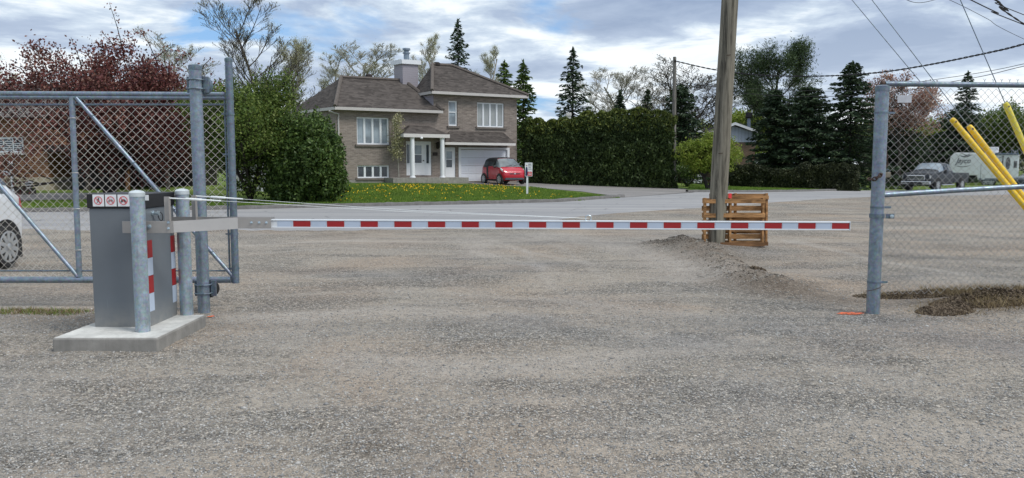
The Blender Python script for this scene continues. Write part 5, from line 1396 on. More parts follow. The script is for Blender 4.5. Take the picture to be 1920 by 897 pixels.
def samp(x0, x1, y0, y1, pw=1):
    def f(n):
        x = x0+(x1-x0)*rng.random(n); y = y0+(y1-y0)*rng.random(n)
        k = vnoise(x*2.2, y*2.2, 31)+.5*rng.random(n) > .62; x, y = x[k], y[k]
        return np.column_stack([x, y, hgt(x, y)+.04*(x > 4.6)])
    return f
blades('dry_grass', 11000, samp(3.95, 7.5, 7.35, 8.7), .02, .08, .006, L_['dry'], 'matted dry grass over the soil bank at the right', 'dry grass', flat=1.0)
blades('dead_weeds', 2600, samp(-6.5, -3.95, 7.45, 7.72), .015, .05, .008, L_['dry'], 'strip of low dead weeds left of the cabinet', 'weeds', flat=.9)
blades('green_weeds', 1500, samp(-6.5, -3.95, 7.45, 7.72), .015, .045, .008, M['blade'], 'strip of low green weeds left of the cabinet', 'weeds', flat=.8)
# twigs and wood chips near the pole
mb = MB()
for i in range(46):
    t = rng.random(); k = int(t*(len(RIDGE)-1)); q = RIDGE[k].lerp(RIDGE[k+1], rng.random()); x, y = q.x+rng.normal(0,.3), q.y+rng.normal(0,.3); z = float(hgt(np.array(x), np.array(y)))+.012
    a = rng.random()*6.28; l = .03+.08*rng.random(); mb.tube([(x,y,z), (x+l*math.cos(a), y+l*math.sin(a), z+.01)], .004+.004*rng.random(), 4)
tag(mb.build('twigs', M['bark_pale'], None), 'scattered twigs and chips on the ridge by the pole', 'twigs', kind='stuff')
# ------------------------------------------------------------------ vehicles
class Loft:
    """car body from stations; local +X is forward, ground at z = 0"""
    def __init__(s, xs, zb, zbelt, zr, w, wr, belt_in=.96):
        s.xs, s.zb, s.zt, s.zr, s.w, s.wr, s.bi = map(np.array, (xs, zb, zbelt, zr, w, wr, belt_in))
    def at(s, x, v):
        m = 1
        if v > 9: v = 18-v; m = -1
        g = lambda a: float(np.interp(x, s.xs, a))
        zb, zt, zr, w, wr = g(s.zb), g(s.zt), g(s.zr), g(s.w), g(s.wr)
        H = zt-zb
        pr = [(0, zb), (w*.82, zb), (w*.965, zb+H*.10), (w*.995, zb+H*.34), (w, zb+H*.62), (w*.985, zb+H*.86), (w*float(s.bi), zt), (wr, zr-(zr-zt)*.12), (wr*.80, zr-(zr-zt)*.01), (0, zr+.02*min(1, (zr-zt)*3+.3))]
        i = min(int(v), 8); f = v-i; y = pr[i][0]*(1-f)+pr[i+1][0]*f; z = pr[i][1]*(1-f)+pr[i+1][1]*f
        return np.array([x, y*m, z])
    def body(s, name, mat, parent, nx=60):
        x = np.unique(np.concatenate([s.xs, np.linspace(s.xs[0], s.xs[-1], nx)])); vs = [0,.5,1,1.5,2,2.5,3,3.5,4,4.5,5,5.5,6,6.5,7,7.25,7.5,7.75,8,8.5,9]
        vs = vs+[18-q for q in vs[::-1][1:-1]]
        V = [s.at(a, b) for a in x for b in vs]; n = len(vs); mb = MB()
        F_ = [(i*n+j, (i+1)*n+j, (i+1)*n+(j+1) % n, i*n+(j+1) % n) for i in range(len(x)-1) for j in range(n)]
        F_ += [tuple(range(n))[::-1], tuple((len(x)-1)*n+j for j in range(n))]
        mb.add(V, F_); return mb.build(name, mat, parent, smooth=True, local=True)
    def patch(s, name, mat, parent, lo, hi, v0, v1, off=.008, n=10, m=8, mirror=True, side=None):
        """lo, hi = x ranges at v0 and v1"""
        if v1 < 8.9 and side is None:
            s.patch(name, mat, parent, lo, hi, v0, v1, off, n, m, mirror, (0,)); return s.patch(name, mat, parent, lo, hi, v0, v1, off, n, m, mirror, (1,))
        mb = MB()
        for side in ((0, 1) if side is None else side):
            g = []
            for j in range(m+1):
                v = v0+(v1-v0)*j/m; a = lo[0]+(hi[0]-lo[0])*j/m; b = lo[1]+(hi[1]-lo[1])*j/m
                for i in range(n+1):
                    x = a+(b-a)*i/n; vv = v if side == 0 else 18-v
                    p = s.at(x, vv); e = .02; dx = s.at(x+e, vv)-s.at(x-e, vv); dv = s.at(x, vv+.04)-s.at(x, vv-.04)
                    nn = np.cross(dx, dv); L = np.linalg.norm(nn); nn = nn/L if L > 1e-9 else np.array([0, 0, 1.])
                    c = p-np.array([x, 0, .6]); 
                    if np.dot(nn, c) < 0: nn = -nn
                    g.append(p+nn*off)
            mb.add(g, [(j*(n+1)+i, j*(n+1)+i+1, (j+1)*(n+1)+i+1, (j+1)*(n+1)+i) for j in range(m) for i in range(n)])
        return mb.build(name, mat, parent, smooth=True, local=True)
def wheel(parent, x, y, r, wd, side, rimm, spokes=5, rimf=.66):
    c = (x, y, r)
    w = MB().lathe(c, [(r*.55,-wd/2),(r*.93,-wd/2),(r,-wd/2+.03),(r,wd/2-.03),(r*.93,wd/2),(r*.55,wd/2)], 36, 'y').build('wheel', M['rubber'], parent, smooth=True, local=True)
    yo = side*(wd/2+.004); mb = MB(); R = r*rimf
    mb.lathe((x, y, r), [(R*1.02, yo-side*.03),(R*1.0, yo),(R*.90, yo+side*.003),(R*.88, yo-side*.02)], 36, 'y')
    for k in range(spokes):
        a = 6.2832*k/spokes+.3; u = Vector((math.cos(a), 0, math.sin(a))); v = Vector((-math.sin(a), 0, math.cos(a))); b = Vector((x, y+yo, r))
        e = R*.16; e2 = R*.13*5/spokes+.01; q = Vector((0, -side*.02, 0)); t = Vector((0, side*.004, 0))
        mb.hexa([b+u*R*.12-v*e+q, b+u*R*.93-v*e2+q, b+u*R*.93+v*e2+q, b+u*R*.12+v*e+q, b+u*R*.12-v*e+t, b+u*R*.93-v*e2+t, b+u*R*.93+v*e2+t, b+u*R*.12+v*e+t])
    mb.lathe((x, y, r), [(R*.22, yo-side*.02),(R*.22, yo+side*.006),(R*.15, yo+side*.012)], 18, 'y')
    mb.build('rim', rimm, w, smooth=True, local=True)
    MB().lathe((x, y, r), [(R*.87, yo-side*.028),(R*.87, yo-side*.022)], 30, 'y').build('brake_gap', M['dark'], w, local=True)
    return w
def arch(parent, x, y, r, side, mat):
    mb = MB(); n = 24; yo = y
    vs = [(x+r*math.cos(math.pi*i/n)*1.0, yo, r*.88+r*math.sin(math.pi*i/n)) for i in range(n+1)]+[(x-r, yo, .12), (x+r, yo, .12)]
    mb.add(vs, [tuple(range(n+3))]); return mb.build('wheel_arch', mat, parent, local=True)
def carpaint(name, c, rough=.25, metal=0.):
    t = NT(name); p = t.obj(); t.color(t.ramp(t.noise(p, 2, 3), [(.3, (*[x*.9 for x in c], 1)), (.7, (*c, 1))])); t.fin(rough, metal, .6)
    t.b.inputs['Coat Weight'].default_value = .6; t.b.inputs['Coat Roughness'].default_value = .08; return t.m
CP = {}
CP['red'] = carpaint('red_car_paint', (.52, .012, .03)); CP['white'] = carpaint('white_car_paint', (.74, .76, .78)); CP['truck'] = carpaint('dark_blue_grey_paint', (.012, .016, .022), .5, .0); CP['truck'].node_tree.nodes['Principled BSDF'].inputs['Coat Weight'].default_value = .15
M['windscreen'] = mat_glass('windscreen_painted_reflection', (.16, .19, .20), .06); M['rim'] = plain('alloy_rim', (.50, .52, .54), .35, .6, .05); M['chrome'] = plain('chrome', (.62, .64, .66), .22, .8, .04)  # windscreen: base colour lightened to stand in for the reflection on the glass
M['lamp'] = plain('clear_lamp', (.60, .62, .62), .15, .2, .15, 12, 0, 60, .9); M['tail'] = plain('tail_lamp_red', (.50, .06, .07), .25, 0, .1); M['plastic'] = plain('black_plastic', (.03, .03, .032), .6, 0, .1)
def zof(x, y): return float(H2(x, y))+.02
# --- tiny red two-seater
q = P(940, 340, 43.2)
hd = math.atan2(-.876, .482)+math.radians(2)
cz = G2(944, 347.5)
car = thing('small_car', 'tiny red two-seat car with black roof parked before the white garage door', 'car', (P(943,340,cz.y+.5).x, cz.y+1.0, zof(cz.x, cz.y+1.0)), hd)
Lf = Loft([-1.34,-1.30,-1.15,-.95,-.6,0,.30,.60,.92,1.08,1.22,1.30,1.35], [.42,.30,.22,.20,.20,.20,.20,.20,.20,.22,.26,.34,.42],
          [.80,.92,1.00,1.02,1.02,1.00,.99,.97,.94,.89,.80,.70,.62], [.84,1.10,1.40,1.50,1.54,1.545,1.52,1.30,1.00,.93,.84,.73,.64],
          [.60,.70,.76,.78,.78,.77,.77,.78,.79,.78,.73,.65,.54], [.40,.50,.54,.57,.60,.60,.60,.62,.66,.64,.58,.50,.40], .97)
Lf.body('body', CP['red'], car)
Lf.patch('roof', M['black'], car, (-1.2,.34), (-1.2,.34), 6.7, 9.0, .022)
Lf.patch('windshield', M['windscreen'], car, (.36,.94), (.36,.92), 6.15, 9.0, .012, 14, 12)
Lf.patch('side_window', M['carglass'], car, (-.42,.62), (-.36,.22), 6.1, 7.0, .010)
Lf.patch('rear_quarter_window', M['carglass'], car, (-1.05,-.50), (-.95,-.44), 6.1, 7.0, .010)
Lf.patch('safety_cell_trim', M['plastic'], car, (-.52,-.34), (-.66,-.44), 1.2, 6.0, .008); Lf.patch('rear_pillar_trim', M['plastic'], car, (-.95,-.40), (-1.1,-.38), 5.7, 6.95, .005)
Lf.patch('headlight', M['lamp'], car, (1.02,1.25), (.96,1.16), 5.2, 6.4, .010)
Lf.patch('sill_trim', M['plastic'], car, (-.62,.62), (-.62,.62), 1.0, 2.1, .007)
Lf.patch('pillar_trim', M['plastic'], car, (.60,.78), (.20,.42), 6.05, 7.1, .011)
for s_ in (-1, 1):
    for x in (-.93, .93):
        arch(car, x, s_*.795, .345, s_, M['plastic']); wheel(car, x, s_*.735, .29, .16, s_, M['rim'], 9, .72)
    mr = MB().lathe((0,0,0), [(.02,-.05),(.08,-.03),(.09,.02),(.04,.05)], 14, 'x').build('mirror', M['plastic'], car, smooth=True, local=True); mr.location = (.58, s_*.90, 1.02); mr.scale = (1, 1.2, .8)
MB().box((1.29,-.36,.57), (1.362,.36,.65)).build('grille', M['plastic'], car, local=True, bevel=.03)
MB().lathe((1.363,0,.62), [(.045,0),(.05,.01),(.02,.015)], 16, 'x').build('badge', M['chrome'], car, local=True)
MB().box((1.22,-.60,.26), (1.335,.60,.40)).build('lower_grille', M['plastic'], car, local=True, bevel=.03)
MB().box((1.20,-.63,.30), (1.345,.63,.325)).build('bumper_lip', M['galv2'], car, local=True, bevel=.008)
MB().tube([(.93,-.35,1.055),(.86,.1,1.10)], .010, 5).tube([(.90,.20,1.07),(.80,.5,1.13)], .010, 5).build('wiper', M['black'], car, local=True)
# --- white hatchback, rear quarter in the frame
wq = G(21, 503); 
wc = thing('white_hatchback', 'white hatchback parked behind the sliding gate, only its rear quarter in view', 'car', (wq.x-.90+.03, wq.y-1.25, 0), math.radians(-87))
LW = Loft([-1.84,-1.80,-1.72,-1.55,-1.2,-.5,.4,.9,1.35,1.9,2.1,2.2,2.24], [.50,.34,.26,.22,.20,.18,.18,.20,.22,.24,.30,.40,.50],
          [.86,.96,1.0,1.02,1.02,.99,.97,.96,.92,.86,.80,.72,.66], [.90,1.05,1.20,1.36,1.46,1.52,1.50,1.34,1.02,.92,.84,.74,.68],
          [.70,.79,.83,.855,.86,.86,.86,.86,.85,.82,.76,.68,.60], [.50,.58,.60,.62,.64,.65,.64,.64,.66,.64,.60,.52,.46], .97)
LW.body('body', CP['white'], wc)
LW.patch('side_window', M['carglass'], wc, (-1.35,.85), (-1.05,.35), 6.1, 7.0, .010)
LW.patch('windshield', M['carglass'], wc, (.65,1.30), (.60,1.2), 6.3, 9.0, .012); LW.patch('rear_window', M['carglass'], wc, (-1.76,-1.45), (-1.76,-1.40), 6.5, 9.0, .012)
LW.patch('tail_light', M['tail'], wc, (-1.825,-1.64), (-1.81,-1.73), 4.6, 6.2, .012)
for s_ in (-1, 1):
    for x in (-1.25, 1.28): arch(wc, x, s_*.868, .37, s_, M['dark']); wheel(wc, x, s_*.80, .305, .19, s_, M['rim'], 10, .74)
    hl = MB().lathe((0,0,0), [(.02,0),(.15,.02),(.16,.06)], 14, 'x').build('headlight', M['lamp'], wc, smooth=True, local=True); hl.location = (2.02, s_*.6, .76); hl.scale = (1,1,.6)
    mr = MB().lathe((0,0,0), [(.02,-.05),(.08,-.03),(.09,.02),(.04,.05)], 12, 'x').build('mirror', CP['white'], wc, smooth=True, local=True); mr.location = (.75, s_*.98, 1.02)
MB().box((-1.86,-.26,.62), (-1.83,.26,.75)).build('licence_plate', M['white'], wc, local=True)
MB().box((2.2,-.4,.42), (2.262,.4,.6)).build('grille', M['plastic'], wc, local=True, bevel=.02)
# --- pickup
TB = P(1754, 350, 55.5); gz = float(B(TB.x, TB.y))+.06
tr = thing('pickup_truck', 'dark pickup truck with chrome grille parked before the white trailer', 'pickup truck', (TB.x, TB.y, gz), math.radians(217))
LT = Loft([-.55,-.45,-.25,.2,.7,.95,1.25,1.62,1.9,2.5,2.8,2.9,2.94], [.42,.42,.42,.42,.42,.42,.42,.42,.42,.44,.46,.50,.56],
          [1.22,1.27,1.28,1.28,1.27,1.27,1.26,1.25,1.24,1.22,1.18,1.12,1.04], [1.30,1.62,1.90,1.95,1.95,1.92,1.72,1.40,1.30,1.28,1.24,1.16,1.06],
          [.98,1.0,1.0,1.0,1.0,1.0,1.0,1.0,1.0,1.0,.98,.94,.90], [.72,.74,.76,.78,.79,.79,.80,.84,.86,.86,.84,.80,.76], .97)
LT.body('cab', CP['truck'], tr)
LT.patch('windshield', M['curtain'], tr, (.98,1.62), (.96,1.5), 6.25, 9.0, .014)  # pale glass tone shared with the house windows, no curtain in the truck
LT.patch('side_window', M['carglass'], tr, (.42,1.40), (.42,1.02), 6.15, 7.0, .012); LT.patch('side_window', M['carglass'], tr, (-.40,.34), (-.28,.34), 6.15, 7.0, .012)
mb = MB()
for s_ in (-1, 1):
    mb.box((-2.85, s_*.99-.05, .55), (-.54, s_*.99+.05-.04*(s_ > 0), 1.24))
mb.box((-2.85,-.94,.62), (-.54,.94,.72)); mb.box((-2.90,-1.0,.55), (-2.84,1.0,1.24)); mb.box((-.62,-.95,.62), (-.54,.95,1.24))
mb.build('cargo_bed', CP['truck'], tr, local=True, bevel=.03)
MB().box((2.90,-.62,.74), (2.985,.62,1.10)).build('grille', M['chrome'], tr, local=True, bevel=.04)
for z in (.80, .90, 1.0): MB().box((2.984,-.55,z), (2.992,.55,z+.045)).build('grille_slot', M['black'], tr, local=True)
MB().box((2.88,-1.0,.46), (3.05,1.0,.68)).build('front_bumper', M['chrome'], tr, local=True, bevel=.04)
MB().box((3.0,-.5,.48), (3.056,.5,.62)).build('bumper_intake', M['black'], tr, local=True)
for s_ in (-1, 1):
    MB().box((2.72, s_*.80-.16, .86), (2.93, s_*.80+.16, 1.08)).build('headlight', M['lamp'], tr, local=True, bevel=.04)
    MB().box((1.20, s_*1.17-.11, 1.20), (1.30, s_*1.17+.11, 1.46)).build('mirror', M['plastic'], tr, local=True, bevel=.04)
    MB().tube([(-.5, s_*1.06, .42), (1.4, s_*1.06, .42)], .035, 8).build('running_board', M['chrome'], tr, local=True)
    for x in (-1.75, 1.95): arch(tr, x, s_*1.008 + (0.012*s_), .50, s_, M['dark']); wheel(tr, x, s_*.93, .41, .28, s_, M['rim'], 6, .62)
MB().tube([(2.99,-.55,1.06),(2.99,.55,1.06)], .02, 6).build('hood_trim', M['chrome'], tr, local=True)
# second vehicle at the very edge
eb_ = P(1935, 345, 60); ez = float(B(eb_.x, eb_.y))+.06
oc = thing('dark_car', 'dark car cut by the right edge of the picture beside the trailer', 'car', (eb_.x+.6, eb_.y, ez), math.radians(205))
LD = Loft([-2.2,-2.1,-1.8,-1.2,-.6,.4,.9,1.4,2.0,2.2,2.28], [.4,.3,.24,.2,.2,.2,.2,.22,.25,.32,.42], [.85,.95,1.0,1.0,.98,.96,.95,.92,.84,.74,.62], [.9,1.0,1.05,1.35,1.45,1.42,1.2,.98,.88,.78,.66], [.7,.8,.85,.87,.87,.87,.87,.86,.82,.72,.62], [.5,.58,.62,.64,.66,.66,.66,.68,.66,.58,.48])
LD.body('body', carpaint('grey_green_paint', (.05,.07,.07), .3, .3), oc); LD.patch('side_window', M['carglass'], oc, (-1.5,.9), (-1.0,.4), 6.1, 7.0, .01); LD.patch('windshield', M['carglass'], oc, (.6,1.35), (.55,1.2), 6.3, 9, .012)
for s_ in (-1, 1):
    for x in (-1.3, 1.35): arch(oc, x, s_*.875, .36, s_, M['dark']); wheel(oc, x, s_*.80, .31, .19, s_, M['rim'], 10)
# --- travel trailer
ta = P(1779, 300, 70.5); tb2 = P(1911, 300, 67.8)
tl = (Vector((tb2.x, tb2.y, 0))-Vector((ta.x, ta.y, 0))).length; ang = math.atan2(tb2.y-ta.y, tb2.x-ta.x)
tz = float(B(ta.x, ta.y))
tlr = thing('travel_trailer', 'white travel trailer with rounded nose behind the pickup truck', 'trailer', (ta.x, ta.y, tz), ang)
zt_ = P(1850, 286, 69).z-tz; zb_ = P(1850, 338, 69).z-tz
prof = [(.35,zb_),(.10,zb_+.5),(.0,zb_+1.0),(.12,zt_-.45),(.28,zt_-.14),(.5,zt_),(tl-.1,zt_-.1),(tl,zt_-.25),(tl,zb_)]
prof = [(.55,zb_+.42),(.10,zb_+.55),(.0,zb_+1.0),(.12,zt_-.45),(.28,zt_-.14),(.5,zt_),(tl-.1,zt_-.1),(tl,zt_-.25),(tl,zb_),(tl*.44,zb_),(tl*.42,zb_+.42)]
t = NT('trailer_skin'); p = t.obj(); sx = t.node('ShaderNodeSeparateXYZ'); t.link(p, sx.inputs[0])
w_ = t.math('FRACT', t.math('MULTIPLY', sx.outputs[2], 9.)); t.color(t.mix(t.ramp(w_, [(0,.5),(.12,0.)]), (.88,.90,.93,1), (.55,.57,.60,1))); M['tskin'] = t.fin(.4)
body = MB().prism([(x, 0, z) for x, z in prof], (0, 2.35, 0)).build('body', M['tskin'], tlr, local=True, bevel=.04)
MB().box((.6,.1,zb_+.22), (tl*.42,2.25,zb_+.41)).build('frame', M['dark'], tlr, local=True)
MB().box((tl*.45,-.01,zb_-.0), (tl-.01,-.003,zb_+.16)).build('lower_skirt', M['galv2'], tlr, local=True)
rx = lambda px: (px-1779)/(1911-1779)*tl; rz = lambda py, Y=69.2: P(1850, py, Y).z-tz
MB().box((rx(1849), .4, zt_-.02), (rx(1873), 1.5, rz(276))).build('roof_unit', M['white'], tlr, local=True, bevel=.06)
MB().box((rx(1866), -.09, rz(291.5)), (rx(1911)-.05, -.004, rz(287.5))).build('awning_roller', M['galv2'], tlr, local=True, bevel=.02)
dr = MB().box((rx(1885.5), -.02, rz(333)), (rx(1896.5), -.004, rz(293))).build('door', M['white'], tlr, local=True, bevel=.01)
MB().lathe((0,0,0), [(.3,0),(.3,-.012)], 20, 'y').build('door_window', M['carglass'], dr, local=True)
dw = [o for o in dr.children][0]; dw.location = (rx(1891), -.024, rz(306.5)); dw.scale = ((rx(1895.2)-rx(1886.5))/.6, 1, (rz(295)-rz(318))/.6)
MB().box((rx(1901.5), -.02, rz(315)), (rx(1907.5), -.004, rz(302.5))).build('window', M['carglass'], tlr, local=True, bevel=.02)
MB().box((rx(1880.6), -.06, rz(320)), (rx(1882.2), -.006, rz(292))).build('awning_arm', M['black'], tlr, local=True)
MB().tube([(rx(1882),-.05,rz(303)),(rx(1873),-.05,rz(307))], .02, 5).tube([(rx(1882),-.05,rz(294)),(rx(1873),-.05,rz(297))], .02, 5).build('awning_brace', M['black'], tlr, local=True)
MB().box((rx(1843.5), -.02, rz(337)), (rx(1849.5), -.004, rz(326))).build('service_hatch', M['white'], tlr, local=True, bevel=.01)
MB().box((rx(1841), -.012, rz(335)), (rx(1841.6), -.003, rz(308))).build('seam', M['greytext'], tlr, local=True)
for x in (rx(1852), rx(1862)): wheel(tlr, x, .12, .36, .22, -1, M['rim'], 5)
for px in (1897, 1904): MB().tube([(rx(px), .2, zt_-.1), (rx(px), .2, zt_+.18), (rx(px)+.12, .2, zt_+.22), (rx(px)+.18, .2, zt_-.1)], .02, 5).build('roof_ladder_hook', M['galv'], tlr, local=True)
def text(s, size, mat, name, parent, loc, rot=(math.pi/2, 0, 0), shear=0, ext=.004, off=0):
    c = bpy.data.curves.new(name, 'FONT'); c.body = s; c.size = size; c.extrude = ext; c.shear = shear; c.offset = off; c.align_x = 'CENTER'; c.align_y = 'CENTER'; c.resolution_u = 3
    o = bpy.data.objects.new(name, c); COL.objects.link(o); bpy.context.view_layer.update()
    me = bpy.data.meshes.new_from_object(o.evaluated_get(bpy.context.evaluated_depsgraph_get())); bpy.data.objects.remove(o)
    me.materials.clear(); me.materials.append(mat); o = bpy.data.objects.new(name, me); COL.objects.link(o); o.parent = parent; o.location = loc; o.rotation_euler = rot; return o
tx = text('Jayco', .66, M['greytext'], 'lettering', tlr, (rx(1807), -.012, rz(302)), shear=.35, off=.012)
tx.scale = ((rx(1821)-rx(1792))/max(v.co.x for v in tx.data.vertices)/2*1.0, 1, 1)
lg = MB()
def swoosh(mb, pts, w):
    for i in range(len(pts)-1):
        a, b = Vector((pts[i][0], -.012, pts[i][1])), Vector((pts[i+1][0], -.012, pts[i+1][1])); k = len(pts)-1
        wa = w*math.sin(math.pi*(i+.15)/(k+.3)); wb = w*math.sin(math.pi*(i+1.15)/(k+.3)); u = Vector((0,0,1)); mb.add([a+u*wa, b+u*wb, b-u*wb, a-u*wa], [(0,1,2,3)])
cx_, cz_ = rx(1811), rz(293)
swoosh(lg, [(cx_-.5+.1*i, cz_+.10-.16*math.sin(i*.33)) for i in range(11)], .05); swoosh(lg, [(cx_-.45+.09*i, cz_+.26-.05*i*.5+.05*math.sin(i*.9)) for i in range(11)], .04); swoosh(lg, [(cx_-.1+.06*i, cz_+.02+.012*i*i*.3) for i in range(9)], .035)
lg.build('bird_emblem', M['greytext'], tlr, local=True)
lg = MB(); swoosh(lg, [(rx(1788)+(rx(1825)-rx(1788))*i/14, rz(308.5)-.22*math.sin(math.pi*i/14*.9+.2)) for i in range(15)], .03); lg.build('swoosh_stripe', M['greytext'], tlr, local=True)

# ------------------------------------------------------------------ lawn sign
sb = G2(988.5, 366); st_ = P(991, 305, sb.y); s1_ = P(984.3, 305.3, sb.y); s2_ = P(998.2, 331, sb.y)
sg = thing('lawn_sign', 'white and red property sign on a white stake in the lawn', 'sign', sb)
w_ = s2_.x-s1_.x; cxs = (s1_.x+s2_.x)/2
MB().box((sb.x-.045, sb.y-.02, sb.z-.1), (sb.x+.045, sb.y+.02, s2_.z+.1)).build('stake', M['white'], sg, bevel=.005)
pn = MB().box((s1_.x, sb.y-.045, s2_.z), (s2_.x, sb.y-.022, s1_.z)).build('panel', M['white'], sg, bevel=.003)
hS = s1_.z-s2_.z; F_ = lambda a, b, c, d, m, nm, o=0: MB().box((s1_.x+a*w_, sb.y-.048-o, s2_.z+c*hS), (s1_.x+b*w_, sb.y-.0455, s2_.z+d*hS)).build(nm, m, pn)
F_(.36, .93, .04, .34, M['stickred'], 'red_field')
for k, (a, b) in enumerate(((.45,.86),(.42,.9),(.48,.8),(.42,.88))): F_(a, b, .86-.12*k, .90-.12*k+.02, M['greytext'] if k < 1 else plain('sign_grey', (.35,.36,.38), .6, 0, 0), 'text_line')
for k in range(2): F_(.45, .86, .12+.10*k, .16+.10*k, M['white'], 'text_line', .002)
mb = MB(); y = sb.y-.047
mb.add([(s1_.x+a*w_, y, s2_.z+c*hS) for a, c in ((.05,.04),(.34,.04),(.37,.35),(.33,.62),(.26,.70),(.17,.70),(.10,.58),(.06,.35))], [tuple(range(8))]); mb.build('suit_picture', plain('navy', (.02,.03,.09), .6, 0, 0), pn)
disc(MB(), (s1_.x+.22*w_, s2_.z+.79*hS), .055*w_*1.6, y).build('face_picture', plain('skin', (.45,.26,.19), .6, 0, 0), pn)

# ------------------------------------------------------------------ neighbouring houses
def boxw(mb, x0, x1, Y, D, z0, z1): return mb.box((x0, Y, z0), (x1, Y+D, z1))
# orange brick house at the left
YH = 36.0
M['obrick'] = mat_brick('orange_brick', (1,0), (.20,.085,.04), (.30,.14,.07), (.30,.24,.18)); M['beige'] = plain('beige_foundation', (.40,.35,.26), .85, 0, .1, 2)
oh_z = G2(60, 361).z
xr = P(92, 340, YH).x; xl = P(-260, 340, YH).x; xc = P(318, 340, YH).x
zf_ = P(50, 333, YH).z; ze = P(50, 222, YH).z
ohs = thing('orange_brick_house', 'orange brick house with beige foundation and carport behind the crabapple tree', 'house', (xl, YH, oh_z))
boxw(MB(), xl, xr, YH, 8, oh_z-.4, zf_).build('foundation', M['beige'], ohs)
boxw(MB(), xl+.02, xr-.02, YH+.03, 8, zf_, ze).build('wall', M['obrick'], ohs)
mb = MB(); a = Vector((xl-.6, YH-.7, ze)); b = Vector((xr+.3, YH-.7, ze)); 
mb.add([a, b, b+Vector((0,9.6,0)), a+Vector((0,9.6,0)), a+Vector((2,4.8,2.0)), b+Vector((-2,4.8,2.0))], [(0,1,5,4),(1,2,5),(2,3,4,5),(3,0,4),(0,3,2,1)]); mb.build('roof', M['shingle2'], ohs)
w0, w1 = P(-28, 258, YH), P(45, 286, YH)
wf = MB(); wf.box((w0.x, YH-.06, w1.z), (w1.x, YH+.02, w0.z)).build('window', M['frame'], ohs)
wo = [c for c in ohs.children if c.name.startswith('window')][0]; nW = 4; ww = (w1.x-w0.x)
for i in range(nW):
    x0_ = w0.x+ww*(i+.08)/nW; x1_ = w0.x+ww*(i+.92)/nW; MB().box((x0_, YH-.066, w1.z+.07), (x1_, YH-.061, w0.z-.07)).build('pane', M['glass'], wo)
    for k in range(5): zz_ = w1.z+.10+(w0.z-w1.z-.2)*k/5; MB().box((x0_+.02, YH-.070, zz_), (x1_-.02, YH-.067, zz_+.03)).build('blind_slat', M['frame'], wo)
MB().box((w0.x-.08, YH-.14, w1.z-.12), (w1.x+.08, YH+.03, w1.z-.005)).build('sill', M['fascia'], ohs)
# carport: posts, roof slab, back wall
ztc = P(200, 285, YH).z
MB().box((xr+.02, YH-.3, ztc), (xc, YH+6, ztc+.3)).build('carport_roof', M['bark_dark'], ohs)
MB().box((xr+.04, YH+5.8, oh_z), (xc-.05, YH+5.95, ztc-.01)).build('carport_back_wall', plain('dark_boards', (.05,.045,.04), .9, 0, .3, 2), ohs)
for px in (165, 240, 315): x = P(px, 340, YH).x; MB().box((x-.07, YH-.1, oh_z-.1), (x+.07, YH+.04, ztc-.005)).build('carport_post', M['pallet_dark'] if px == 240 else M['bark'], ohs)
x = P(118, 350, YH+2).x
MB().box((x, YH+2, oh_z), (x+1.3, YH+3, oh_z+1.1)).build('storage_box', plain('grey_box', (.10,.10,.10), .7, 0, .2), ohs)
# pale sided shed behind the shrub
sx0, sx1 = P(446, 300, 35.5).x, P(512, 300, 35.5).x; sz = G2(480, 364).z
sh = thing('garden_shed', 'small pale horizontally sided shed behind the tall shrub', 'shed', (sx0, 34.6, sz))
mb = MB().box((sx0, 34.6, sz-.1), (sx1, 37.4, P(480,288,34.6).z)); mb.build('wall', M['siding_w'], sh)
zt2 = P(480,288,34.6).z; xm = (sx0+sx1)/2
MB().prism([(sx0-.15, 34.4, zt2), (sx1+.15, 34.4, zt2), (xm, 34.4, zt2+.7)], (0, 3.2, 0)).build('roof', M['shingle2'], sh)
MB().box((P(489,300,34.6).x, 34.56, sz-.05), (P(489,300,34.6).x+.08, 34.597, zt2-.02)).build('corner_trim', M['frame'], sh)
# lamp post, planter
lp = G2(24, 366.5); lp.y += .0
zt3 = P(24, 299, lp.y).z
lamp = thing('lamp_post', 'white garden lamp post with lantern before the orange brick house', 'lamp post', lp)
MB().lathe(lp, [(.07,-.1),(.07,.2),(.045,.25),(.045,zt3-lp.z-.42)], 12).build('post', M['white'], lamp, smooth=True)
MB().lathe((lp.x, lp.y, zt3-.42), [(.05,0),(.09,.04),(.11,.22)], 6).build('lantern', M['glass'], lamp)
MB().lathe((lp.x, lp.y, zt3-.20), [(.17,0),(.12,.06),(.03,.16),(.015,.22)], 6).build('lantern_roof', M['frame'], lamp)
MB().box((lp.x-.36, lp.y-.02, zt3-.66), (lp.x-.03, lp.y+.02, zt3-.48)).build('name_board', M['white'], lamp, bevel=.01)
pl_ = G2(52, 366); pt3 = thing('planter', 'dark wooden planter box with a small white pot by the beige foundation', 'planter', pl_)
MB().box((pl_.x-.9, pl_.y, pl_.z-.05), (pl_.x+.12, pl_.y+.4, pl_.z+.28)).build('box', M['bark'], pt3, bevel=.01)
MB().lathe((pl_.x-.05, pl_.y+.2, pl_.z+.28), [(.10,0),(.17,.3),(.15,.3)], 12).build('pot', M['white'], pt3, smooth=True)
cc, dd_ = around([(Vector((pl_.x-.5, pl_.y+.2, pl_.z+.4)), Vector((0,0,1)))], 220, .2); cc[:, 0] += rng.normal(0, .25, len(cc)); V, Fc = leaves(cc, .10, .4); npmesh('plants', V, Fc, L_['bush'], pt3)
